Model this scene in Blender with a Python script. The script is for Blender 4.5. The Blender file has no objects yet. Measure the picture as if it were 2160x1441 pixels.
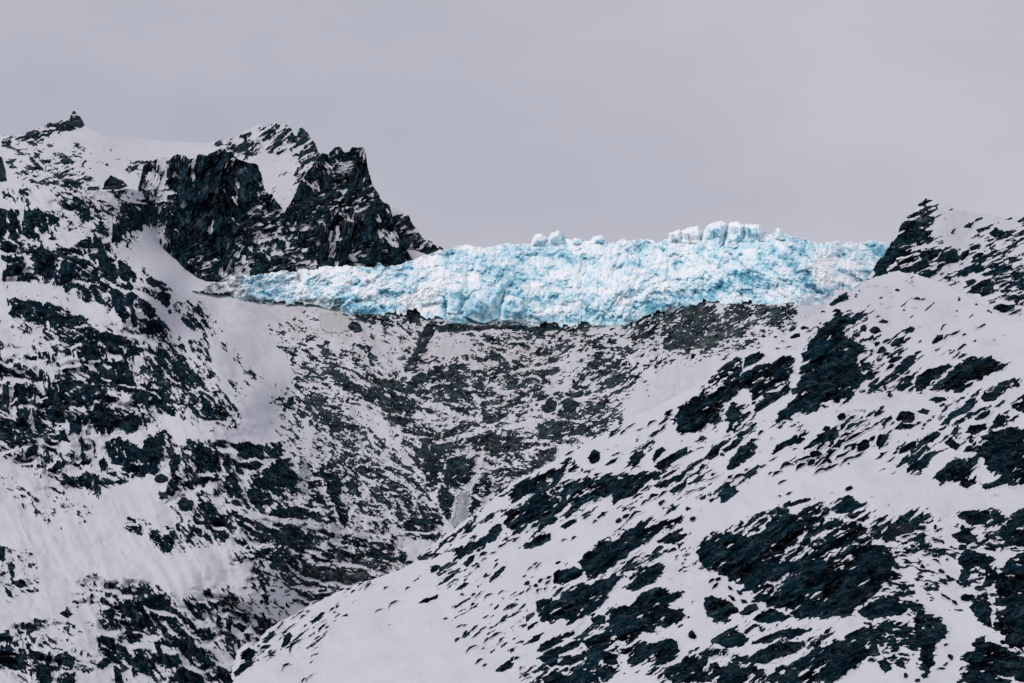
import bpy, math, time
import numpy as np
T00 = time.time()
# ------------------------------------------------------------------ camera, sky, sun
SC = bpy.context.scene
COL = SC.collection
LENS, PITCH = 100.0, math.radians(18.0)
W, H = 2160.0, 1441.0
F = LENS / 36.0 * W
cam = bpy.data.objects.new('camera', bpy.data.cameras.new('camera'))
COL.objects.link(cam)
cam.data.lens = LENS; cam.data.sensor_width = 36.0
cam.data.clip_start = 1.0; cam.data.clip_end = 60000.0
cam.location = (0, 0, 0); cam.rotation_euler = (math.pi / 2 + PITCH, 0, 0)
SC.camera = cam

SUN_EL, SUN_AZ = math.radians(47), math.radians(-135)     # azimuth: 0 = +Y (into the picture), positive towards +X
wd = bpy.data.worlds.new('World'); SC.world = wd; wd.use_nodes = True
nt = wd.node_tree; nt.nodes.clear()
def wn(t, **k):
    n = nt.nodes.new(t)
    for a, v in k.items(): setattr(n, a, v)
    return n
out = wn('ShaderNodeOutputWorld'); bg = wn('ShaderNodeBackground'); sky = wn('ShaderNodeTexSky')
sky.sky_type = 'NISHITA'; sky.sun_disc = False
sky.sun_elevation = SUN_EL; sky.sun_rotation = SUN_AZ; sky.air_density = 1.0; sky.dust_density = 3.0
bg.inputs['Strength'].default_value = 0.10
tc = wn('ShaderNodeTexCoord')
# overcast deck: lilac grey, a little uneven, brighter overhead
mp = wn('ShaderNodeMapping'); mp.inputs['Scale'].default_value = (3.0, 3.0, 7.0); mp.inputs['Rotation'].default_value = (0, 0.5, 0.3)
nz = wn('ShaderNodeTexNoise'); nz.inputs['Scale'].default_value = 1.4; nz.inputs['Detail'].default_value = 5; nz.inputs['Roughness'].default_value = 0.5
nt.links.new(tc.outputs['Generated'], mp.inputs[0]); nt.links.new(mp.outputs[0], nz.inputs['Vector'])
cr = wn('ShaderNodeValToRGB')
cr.color_ramp.elements[0].position = 0.34; cr.color_ramp.elements[0].color = (4.45, 4.46, 5.20, 1)
cr.color_ramp.elements[1].position = 0.66; cr.color_ramp.elements[1].color = (5.70, 5.66, 6.36, 1)
nt.links.new(nz.outputs['Fac'], cr.inputs[0])
sx = wn('ShaderNodeSeparateXYZ'); nt.links.new(tc.outputs['Generated'], sx.inputs[0])
zr = wn('ShaderNodeMapRange'); zr.inputs['From Min'].default_value = 0.12; zr.inputs['From Max'].default_value = 0.75
zr.inputs['To Min'].default_value = 1.0; zr.inputs['To Max'].default_value = 1.0
nt.links.new(sx.outputs['Z'], zr.inputs[0])
ml = wn('ShaderNodeVectorMath', operation='SCALE')
nt.links.new(cr.outputs[0], ml.inputs[0]); nt.links.new(zr.outputs[0], ml.inputs['Scale'])
mx = wn('ShaderNodeMix', data_type='RGBA'); mx.inputs[0].default_value = 0.93
nt.links.new(sky.outputs[0], mx.inputs[6]); nt.links.new(ml.outputs[0], mx.inputs[7])
nt.links.new(mx.outputs[2], bg.inputs['Color']); nt.links.new(bg.outputs[0], out.inputs['Surface'])

sl = bpy.data.lights.new('sun', 'SUN'); sl.energy = 1.5; sl.angle = math.radians(14); sl.color = (1.0, 0.97, 0.95)
so = bpy.data.objects.new('sun', sl); COL.objects.link(so)
# the lamp shines along its -Z
so.rotation_euler = (math.pi / 2 - SUN_EL, 0, math.pi - SUN_AZ)
so.location = (0, 0, 900)
vs = SC.view_settings
SC.display_settings.display_device = 'sRGB'
vs.view_transform = 'Standard'; vs.look = 'None'; vs.gamma = 1.0; vs.exposure = 0.0; vs.use_curve_mapping = False
SC.cycles.max_bounces = 5; SC.cycles.diffuse_bounces = 3; SC.cycles.glossy_bounces = 2

# ------------------------------------------------------------------ noise
f32 = np.float32
def _h(i, j, s):
    i = i.astype(np.int64).astype(np.uint32); j = j.astype(np.int64).astype(np.uint32)
    h = i * np.uint32(374761393) + j * np.uint32(668265263) + np.uint32((s * 2246822519 + 3266489917) & 0xffffffff)
    h = (h ^ (h >> np.uint32(13))) * np.uint32(1274126177)
    h = (h ^ (h >> np.uint32(16))) * np.uint32(2654435769)
    return h ^ (h >> np.uint32(15))
def _r(h, k=0):
    if k: 
        h = (h + np.uint32(k * 0x9E3779B1 & 0xffffffff)) * np.uint32(2246822519); h = h ^ (h >> np.uint32(14))
        h = h * np.uint32(3266489917); h = h ^ (h >> np.uint32(16))
    return (h >> np.uint32(8)).astype(f32) * f32(1 / 16777216.0)
def vn(x, y, s=0):
    xi = np.floor(x); yi = np.floor(y); u = (x - xi).astype(f32); v = (y - yi).astype(f32)
    u = u * u * u * (u * (u * 6 - 15) + 10); v = v * v * v * (v * (v * 6 - 15) + 10)
    a = _r(_h(xi, yi, s)); b = _r(_h(xi + 1, yi, s)); c = _r(_h(xi, yi + 1, s)); d = _r(_h(xi + 1, yi + 1, s))
    return ((a + (b - a) * u) * (1 - v) + (c + (d - c) * u) * v) * 2 - 1
def fbm(x, y, s=0, o=4, g=0.5):
    t = 0; a = 1.0; n = 0
    for k in range(o):
        t = t + a * vn(x * 2 ** k + 17.3 * k, y * 2 ** k - 9.1 * k, s + k * 31); n += a; a *= g
    return t / n * 1.6
def facet(x, y, s=0):
    """nearest-cell noise with a random plane per cell: (height, up-facing gradient, cell value, gap to next cell)"""
    x = x.astype(f32); y = y.astype(f32)
    xi = np.floor(x); yi = np.floor(y)
    b1 = np.full(x.shape, 9e9, f32); b2 = b1.copy(); hh = np.zeros(x.shape, np.uint32); dx = np.zeros_like(x); dy = np.zeros_like(x)
    for i in (-1, 0, 1):
        for j in (-1, 0, 1):
            h = _h(xi + i, yi + j, s)
            px = x - (xi + i + 0.1 + 0.8 * _r(h, 1)); py = y - (yi + j + 0.1 + 0.8 * _r(h, 2))
            d = px * px + py * py
            m = d < b1
            b2 = np.where(m, b1, np.minimum(b2, d)); b1 = np.where(m, d, b1)
            hh = np.where(m, h, hh); dx = np.where(m, px, dx); dy = np.where(m, py, dy)
    val = _r(hh, 3) * 2 - 1; gx = _r(hh, 4) * 2 - 1; gy = _r(hh, 5) * 2 - 1
    return val * 0.5 + gx * dx + gy * dy, gy, val, np.sqrt(b2) - np.sqrt(b1)
def spires(x, y, s=0):
    """continuous field of chiselled pyramids, one per cell, each turned its own way"""
    x = x.astype(f32); y = y.astype(f32); xi = np.floor(x); yi = np.floor(y)
    b = np.full(x.shape, 9e9, f32)
    for i in (-1, 0, 1):
        for j in (-1, 0, 1):
            h = _h(xi + i, yi + j, s)
            px = x - (xi + i + 0.05 + 0.9 * _r(h, 1)); py = y - (yi + j + 0.05 + 0.9 * _r(h, 2))
            t = (_r(h, 3) - .5) * 1.6; c = np.cos(t); q = np.sin(t); k = .65 + .7 * _r(h, 4)
            b = np.minimum(b, np.abs(px * c + py * q) * k + np.abs(py * c - px * q) / k * .8 + .35 * _r(h, 5))
    return 0.55 - b
def stair(s, w=.3):
    k = np.floor(s); return k + ss(1 - w, 1, s - k)
def ss(a, b, x):
    t = np.clip((x - a) / (b - a), 0, 1); return t * t * (3 - 2 * t)

# ------------------------------------------------------------------ picture point + distance -> world point
CP, SP = math.cos(PITCH), math.sin(PITCH)
def world(px, py, Y):
    cx = (px - W / 2) / F; cy = (H / 2 - py) / F
    dy = CP - cy * SP
    return np.stack([Y * cx / dy, Y + 0 * px, Y * (SP + cy * CP) / dy], -1)
class Base:
    """smooth distance surface of a slope through surveyed points (thin plate)"""
    def __init__(s, pts, smooth=0.0):
        p = np.array(pts, float); s.p = p[:, :2] / 500.0; n = len(p)
        K = s.k(s.p[:, None, :] - s.p[None]) + np.eye(n) * smooth
        P = np.c_[np.ones(n), s.p]
        A = np.block([[K, P], [P.T, np.zeros((3, 3))]])
        s.w = np.linalg.solve(A, np.r_[p[:, 2], 0, 0, 0])
    def k(s, d):
        r2 = (d ** 2).sum(-1); return 0.5 * r2 * np.log(r2 + 1e-9)
    def __call__(s, X, Y):
        sh = X.shape; x = (X.ravel() / 500.0).astype(f32); y = (Y.ravel() / 500.0).astype(f32)
        r = np.full(x.shape, s.w[-3]) + s.w[-2] * x + s.w[-1] * y
        for i in range(len(s.p)):
            r2 = (x - f32(s.p[i, 0])) ** 2 + (y - f32(s.p[i, 1])) ** 2
            r += s.w[i] * 0.5 * r2 * np.log(r2 + f32(1e-9))
        return r.reshape(sh)
def sdist(poly, X, Y):
    """signed distance to a polygon, positive inside"""
    p = np.array(poly, float); q = np.roll(p, -1, 0)
    d = np.full(X.shape, 1e9); ins = np.zeros(X.shape, bool)
    for (ax, ay), (bx, by) in zip(p, q):
        ex, ey = bx - ax, by - ay; wx, wy = X - ax, Y - ay
        t = np.clip((wx * ex + wy * ey) / max(ex * ex + ey * ey, 1e-9), 0, 1)
        d = np.minimum(d, (wx - ex * t) ** 2 + (wy - ey * t) ** 2)
        if ay != by:
            c = ((ay > Y) != (by > Y)) & (X < ex * (Y - ay) / ey + ax)
            ins ^= c
    d = np.sqrt(d)
    return np.where(ins, d, -d)
def chain(pts, rough=0.0, seed=0, scale=14.0):
    """polyline y(x); rough adds a broken edge"""
    p = np.array(pts, float)
    def f(x):
        y = np.interp(x, p[:, 0], p[:, 1])
        if rough:
            r = rough(x) if callable(rough) else rough
            z = np.zeros_like(x)
            h, _, v, _ = facet(x / scale, z + 0.37, seed); h2, _, v2, _ = facet(x / (scale * .38), z + 0.7, seed + 5)
            y = y - r * (0.7 * h + 0.6 * v + 0.5 * h2 + .3 * v2)
        return y
    return f

# ------------------------------------------------------------------ objects
def new_mesh(name, V, Q, mat, attrs=None, parent=None, smooth=True):
    used = np.unique(Q); re = np.full(len(V), -1, np.int64); re[used] = np.arange(len(used))
    V = V[used]; Q = re[Q]
    me = bpy.data.meshes.new(name)
    me.vertices.add(len(V)); me.vertices.foreach_set('co', V.astype(f32).ravel())
    k = Q.shape[1]
    me.loops.add(Q.size); me.loops.foreach_set('vertex_index', Q.astype(np.int32).ravel())
    me.polygons.add(len(Q)); me.polygons.foreach_set('loop_start', np.arange(0, Q.size, k, dtype=np.int32))
    me.polygons.foreach_set('loop_total', np.full(len(Q), k, np.int32))
    me.polygons.foreach_set('use_smooth', np.full(len(Q), smooth))
    for n, a in (attrs or {}).items():
        at = me.attributes.new(n, 'FLOAT', 'POINT'); at.data.foreach_set('value', a.ravel()[used].astype(f32))
    me.update(calc_edges=True)
    me.materials.append(mat)
    ob = bpy.data.objects.new(name, me); COL.objects.link(ob)
    if parent: ob.parent = parent
    return ob
def tag(o, label=None, cat=None, group=None, kind=None):
    if label: o['label'] = label
    if cat: o['category'] = cat
    if group: o['group'] = group
    if kind: o['kind'] = kind
    return o
def quads(ny, nx, keep=None):
    i = np.arange(ny * nx).reshape(ny, nx)
    q = np.stack([i[:-1, :-1], i[:-1, 1:], i[1:, 1:], i[1:, :-1]], -1).reshape(-1, 4)
    if keep is not None:
        k = (keep[:-1, :-1] & keep[1:, :-1] & keep[1:, 1:] & keep[:-1, 1:]).ravel(); q = q[k]
    return q
def fold(px1, py1, top, back=30):
    """a grid of picture points whose rows bend over the crest line top(x) and go down behind it"""
    PX, PY = np.meshgrid(px1, py1)             # py1 runs from low in the picture (large) upwards
    Tp = top(px1)[None, :]
    t = np.maximum(Tp - PY, 0)                 # how far past the crest
    j0 = np.abs(PY - Tp).argmin(0)
    PYe = np.where(t > 0, Tp, PY)
    PYe[j0, np.arange(len(px1))] = Tp[0]; t[j0, np.arange(len(px1))] = 0
    return PX, PYe, t, t < back

# ------------------------------------------------------------------ materials
def mat(name):
    m = bpy.data.materials.new(name); m.use_nodes = True
    t = m.node_tree; t.nodes.clear()
    o = t.nodes.new('ShaderNodeOutputMaterial'); b = t.nodes.new('ShaderNodeBsdfPrincipled')
    t.links.new(b.outputs[0], o.inputs['Surface'])
    def N(ty, ins=None, **k):
        n = t.nodes.new(ty)
        for a, v in k.items(): setattr(n, a, v)
        for a, v in (ins or {}).items():
            if hasattr(v, 'is_output') or isinstance(v, bpy.types.NodeSocket): t.links.new(v, n.inputs[a])
            else: n.inputs[a].default_value = v
        return n
    return m, t, b, N
def ramp(N, fac, stops):
    n = N('ShaderNodeValToRGB', {0: fac}); e = n.color_ramp.elements
    while len(e) < len(stops): e.new(0.5)
    for x, (p, c) in zip(e, stops): x.position = p; x.color = (*c, 1) if len(c) == 3 else c
    return n.outputs[0]
def mixc(N, f, a, b):
    n = N('ShaderNodeMix', data_type='RGBA')
    for i, v in ((0, f), (6, a), (7, b)):
        if isinstance(v, bpy.types.NodeSocket): n.id_data.links.new(v, n.inputs[i])
        else: n.inputs[i].default_value = v if i == 0 else (*v, 1)
    return n.outputs[2]
def maths(N, op, a, b=0.0, clamp=False):
    n = N('ShaderNodeMath', operation=op, use_clamp=clamp)
    for i, v in ((0, a), (1, b)):
        if isinstance(v, bpy.types.NodeSocket): n.id_data.links.new(v, n.inputs[i])
        else: n.inputs[i].default_value = v
    return n.outputs[0]
def mountain_mat(name, dark, pale, rock_scale=0.25, streak=(1, 1, 0.25), snow=(0.600, 0.604, 0.650), ragged=0.10, edge=0.05):
    m, t, b, N = mat(name)
    tcn = N('ShaderNodeTexCoord'); ob = tcn.outputs['Object']
    A = lambda s: N('ShaderNodeAttribute', attribute_name=s).outputs['Fac']
    mp = N('ShaderNodeMapping', {0: ob, 'Scale': streak, 'Rotation': (0.2, 0.5, 0.3)}).outputs[0]
    n1 = N('ShaderNodeTexNoise', {'Vector': mp, 'Scale': rock_scale, 'Detail': 7, 'Roughness': 0.68}).outputs['Fac']
    n2 = N('ShaderNodeTexNoise', {'Vector': ob, 'Scale': rock_scale * 2.6, 'Detail': 6, 'Roughness': 0.7}).outputs['Fac']
    n3 = N('ShaderNodeTexNoise', {'Vector': ob, 'Scale': 0.06, 'Detail': 5, 'Roughness': 0.6}).outputs['Fac']
    # rock / snow edge
    r = maths(N, 'ADD', A('rock'), maths(N, 'MULTIPLY', maths(N, 'SUBTRACT', n2, 0.5), ragged * 2))
    rk = N('ShaderNodeMapRange', {0: r, 1: -edge, 2: edge}).outputs[0]
    # rock colour: wet black slabs to weathered grey, rusty flecks
    rc = ramp(N, n1, [(0.30, dark[0]), (0.52, dark[1]), (0.72, dark[2])])  # last stop stands in for lit rock faces
    rp = ramp(N, n1, [(0.30, pale[0]), (0.52, pale[1]), (0.72, pale[2])])
    rcol = mixc(N, A('tint'), rc, rp)
    tn = N('ShaderNodeMapRange', {0: A('tone'), 1: -0.7, 2: 0.9, 3: 0.10, 4: 2.3}).outputs[0]  # random facet tone; its contrast also paints lit and shaded faces
    rcol = N('ShaderNodeVectorMath', {0: rcol, 'Scale': tn}, operation='SCALE').outputs[0]
    # pale mineral veins and water stains running down the faces
    vz = N('ShaderNodeTexNoise', {'Vector': N('ShaderNodeMapping', {0: ob, 'Scale': (1, 1, 0.3), 'Rotation': (0.1, 0.25, 0.1)}).outputs[0], 'Scale': 0.055, 'Detail': 4, 'Roughness': 0.55}).outputs['Fac']
    vein = N('ShaderNodeMapRange', {0: maths(N, 'ABSOLUTE', maths(N, 'SUBTRACT', vz, 0.5)), 1: 0.012, 2: 0.0}).outputs[0]
    rcol = mixc(N, maths(N, 'MULTIPLY', vein, 0.5), rcol, (0.06, 0.08, 0.09))
    # thin powder in the cracks of the rock
    n4 = N('ShaderNodeTexNoise', {'Vector': mp, 'Scale': rock_scale * 4.0, 'Detail': 5, 'Roughness': 0.75}).outputs['Fac']
    pw = maths(N, 'MULTIPLY', N('ShaderNodeMapRange', {0: n4, 1: 0.60, 2: 0.74}).outputs[0], A('powder'))
    rcol = mixc(N, pw, rcol, (0.55, 0.56, 0.62))
    # snow, with wind-packed mottling, rock dust and the headwall's painted sun warmth
    sn = mixc(N, N('ShaderNodeMapRange', {0: n3, 1: 0.35, 2: 0.7}).outputs[0], tuple(c * 0.94 for c in snow), snow)
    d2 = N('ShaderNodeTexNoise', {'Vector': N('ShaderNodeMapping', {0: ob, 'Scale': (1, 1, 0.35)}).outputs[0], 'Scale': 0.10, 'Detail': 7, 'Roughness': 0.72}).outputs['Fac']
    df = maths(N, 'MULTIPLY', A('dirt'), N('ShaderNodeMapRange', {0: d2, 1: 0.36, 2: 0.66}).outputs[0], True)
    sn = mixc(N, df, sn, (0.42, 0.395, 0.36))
    col = mixc(N, rk, sn, rcol)
    t.links.new(col, b.inputs['Base Color'])
    b.inputs['Roughness'].default_value = 0.8
    b.inputs['Specular IOR Level'].default_value = 0.0
    hgt = maths(N, 'ADD', maths(N, 'MULTIPLY', maths(N, 'MULTIPLY', n2, rk), 1.7), maths(N, 'MULTIPLY', n3, 0.25))
    wv = N('ShaderNodeTexNoise', {'Vector': N('ShaderNodeMapping', {0: ob, 'Scale': (0.09, 0.06, 0.06), 'Rotation': (0.3, -0.5, 0.5)}).outputs[0], 'Scale': 1.0, 'Detail': 7, 'Roughness': 0.62, 'Distortion': 0.6}).outputs['Fac']
    hgt = maths(N, 'ADD', hgt, maths(N, 'MULTIPLY', wv, 0.42))
    bp = N('ShaderNodeBump', {'Height': hgt, 'Strength': 0.75, 'Distance': 2.2})
    t.links.new(bp.outputs[0], b.inputs['Normal'])
    return m
BLACK = [(0.0008, 0.0050, 0.0090), (0.0026, 0.0120, 0.0190), (0.042, 0.062, 0.071)]
GREY = [(0.012, 0.024, 0.029), (0.034, 0.050, 0.055), (0.12, 0.13, 0.13)]
M_NEAR = mountain_mat('snow_and_black_slab', BLACK, GREY, 0.22)
M_SIDE = mountain_mat('snow_and_cliff', [(0.0012, 0.0060, 0.0105), (0.0036, 0.0140, 0.0220), (0.043, 0.060, 0.068)], GREY, 0.20, ragged=.22)
M_FAR = mountain_mat('far_crag', [(0.0018, 0.0085, 0.0145), (0.0055, 0.0185, 0.0280), (0.046, 0.062, 0.070)], GREY, 0.15)

def ice_mat():
    m, t, b, N = mat('glacier_ice')
    ob = N('ShaderNodeTexCoord').outputs['Object']
    A = lambda s: N('ShaderNodeAttribute', attribute_name=s).outputs['Fac']
    n1 = N('ShaderNodeTexNoise', {'Vector': ob, 'Scale': 0.16, 'Detail': 8, 'Roughness': 0.72}).outputs['Fac']
    n2 = N('ShaderNodeTexNoise', {'Vector': ob, 'Scale': 0.5, 'Detail': 6, 'Roughness': 0.7}).outputs['Fac']
    v = maths(N, 'ADD', A('blue'), maths(N, 'MULTIPLY', maths(N, 'SUBTRACT', n1, 0.5), 1.5))
    v = maths(N, 'ADD', v, maths(N, 'MULTIPLY', maths(N, 'SUBTRACT', n2, 0.5), 0.6))
    c = ramp(N, v, [(0.05, (0.93, 0.95, 0.97)), (0.34, (0.79, 0.88, 0.92)), (0.66, (0.54, 0.76, 0.84)), (1.0, (0.16, 0.43, 0.56))])
    dn = maths(N, 'MULTIPLY', A('dirt'), N('ShaderNodeMapRange', {0: n1, 1: 0.38, 2: 0.58}).outputs[0], True)
    c = mixc(N, dn, c, (0.060, 0.058, 0.055))
    t.links.new(c, b.inputs['Base Color'])
    b.inputs['Roughness'].default_value = 0.55; b.inputs['Specular IOR Level'].default_value = 0.25
    b.inputs['Subsurface Weight'].default_value = 0.35; b.inputs['Subsurface Radius'].default_value = (0.5, 0.9, 1.0); b.inputs['Subsurface Scale'].default_value = 2.0
    bp = N('ShaderNodeBump', {'Height': maths(N, 'ADD', n1, maths(N, 'MULTIPLY', n2, 0.4)), 'Strength': 0.3, 'Distance': 1.6})
    t.links.new(bp.outputs[0], b.inputs['Normal'])
    return m
M_ICE = ice_mat()
def plain_ice(name, a, c2, sc=(1.3, 1.3, 0.10)):
    m, t, b, N = mat(name)
    ob = N('ShaderNodeTexCoord').outputs['Object']
    n = N('ShaderNodeTexNoise', {'Vector': N('ShaderNodeMapping', {0: ob, 'Scale': sc}).outputs[0], 'Scale': 0.8, 'Detail': 6, 'Roughness': 0.65}).outputs['Fac']
    t.links.new(ramp(N, n, [(0.40, c2), (0.58, a)]), b.inputs['Base Color']); b.inputs['Roughness'].default_value = 0.4
    bp = N('ShaderNodeBump', {'Height': n, 'Strength': 0.7, 'Distance': 1.5}); t.links.new(bp.outputs[0], b.inputs['Normal'])
    return m
M_FALL = plain_ice('frozen_water', (0.52, 0.55, 0.57), (0.13, 0.165, 0.18))
M_CURTAIN = plain_ice('silty_ice', (0.60, 0.59, 0.58), (0.45, 0.435, 0.42))
m, t, b, N = mat('dry_twig'); b.inputs['Base Color'].default_value = (0.11, 0.085, 0.07, 1); b.inputs['Roughness'].default_value = 0.9
M_TWIG = m
m, t, b, N = mat('packed_snow')
n = N('ShaderNodeTexNoise', {'Vector': N('ShaderNodeTexCoord').outputs['Object'], 'Scale': 0.02, 'Detail': 6})
t.links.new(ramp(N, n.outputs['Fac'], [(0.3, (0.66, 0.665, 0.705)), (0.7, (0.70, 0.705, 0.745))]), b.inputs['Base Color']); b.inputs['Roughness'].default_value = 0.8
M_SNOW = m

# ------------------------------------------------------------------ rock noise shared by a slope and the outcrops on it
def rocknoise(X, Y, spec, seed):
    """spec: list of (weight map or 1, angle deg, length px, width px). returns (rockiness, relief)"""
    wx = 0.22 * fbm(X / 26, Y / 26, seed + 90, 3); wy = 0.22 * fbm(X / 26 + 9, Y / 26 + 4, seed + 91, 3)
    Rn = 0; Hn = 0; wt = 0; Tn = 0
    for k, (w, ang, L, Wd) in enumerate(spec):
        ca, sa = math.cos(math.radians(ang)), math.sin(math.radians(ang))
        u = (X * ca + Y * sa); v = (-X * sa + Y * ca)
        s = seed + 7 * k
        h1, g1, c1, e1 = facet(u / L + wx, v / Wd + wy, s)
        h2, g2, c2, e2 = facet(u / (L * .52) + 1.2 * wx + .15 * v / Wd, v / (Wd * .36) + 1.4 * wy, s + 1)
        h3, g3, c3, e3 = facet(u / (L * .24) + 1.6 * wx - .3 * v / Wd, v / (Wd * .15) + 1.8 * wy, s + 2)
        fb = fbm(u / (L * .8) + wx, v / (Wd * .5) + wy, s + 3, 5, .6)
        r = -0.38 * g1 + 0.28 * h1 - 0.36 * g2 + 0.32 * h2 - 0.25 * g3 + 0.22 * h3 + 0.36 * fb
        h = (h1 + 0.5 * h2 + 0.2 * h3) * Wd
        Rn = Rn + w * r; Hn = Hn + w * h; wt = wt + w; Tn = Tn + w * (.5 * c1 + .5 * c2 + .25 * c3 + .5 * fb)
    return (Rn / wt).astype(f32), (Hn / wt).astype(f32), (Tn / wt).astype(f32)
class Quant:
    def __init__(s, n):
        s.q = np.quantile(n.ravel()[::7], np.linspace(0, 1, 201)); s.sd = n.std()
    def __call__(s, dens):      # threshold that leaves a share dens above it
        t = np.interp(1 - np.clip(dens, 0, 1), np.linspace(0, 1, 201), s.q)
        return t + np.where(dens <= 0.004, 0.6 * s.sd, 0) - np.where(dens > 0.995, 0.4 * s.sd, 0)
def blobs(X, Y, lst, seed, rag=0.35):
    """density map out of (x, y, rx, ry, angle, density) patches with ragged rims"""
    D = np.zeros(X.shape, f32)
    wob = rag * fbm(X / 60, Y / 60, seed, 4) + rag * .6 * fbm(X / 18, Y / 18, seed + 3, 3)
    for x, y, rx, ry, a, d in lst:
        m = (np.abs(X - x) < 1.7 * max(rx, ry)) & (np.abs(Y - y) < 1.7 * max(rx, ry))
        if not m.any(): continue
        ca, sa = math.cos(math.radians(a)), math.sin(math.radians(a))
        qx, qy = X[m] - x, Y[m] - y
        r = np.sqrt(((qx * ca + qy * sa) / rx) ** 2 + ((-qx * sa + qy * ca) / ry) ** 2) + wob[m]
        w = 1 - ss(0.55, 1.2, r)
        if d >= 0: D[m] = np.maximum(D[m], d * w)
        else: D[m] = D[m] * (1 + d * w)
    D = np.where(D < .93, np.clip(D * (1 + 0.55 * fbm(X / 75, Y / 55, seed + 8, 3)), 0, .93), D)
    return D

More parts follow.
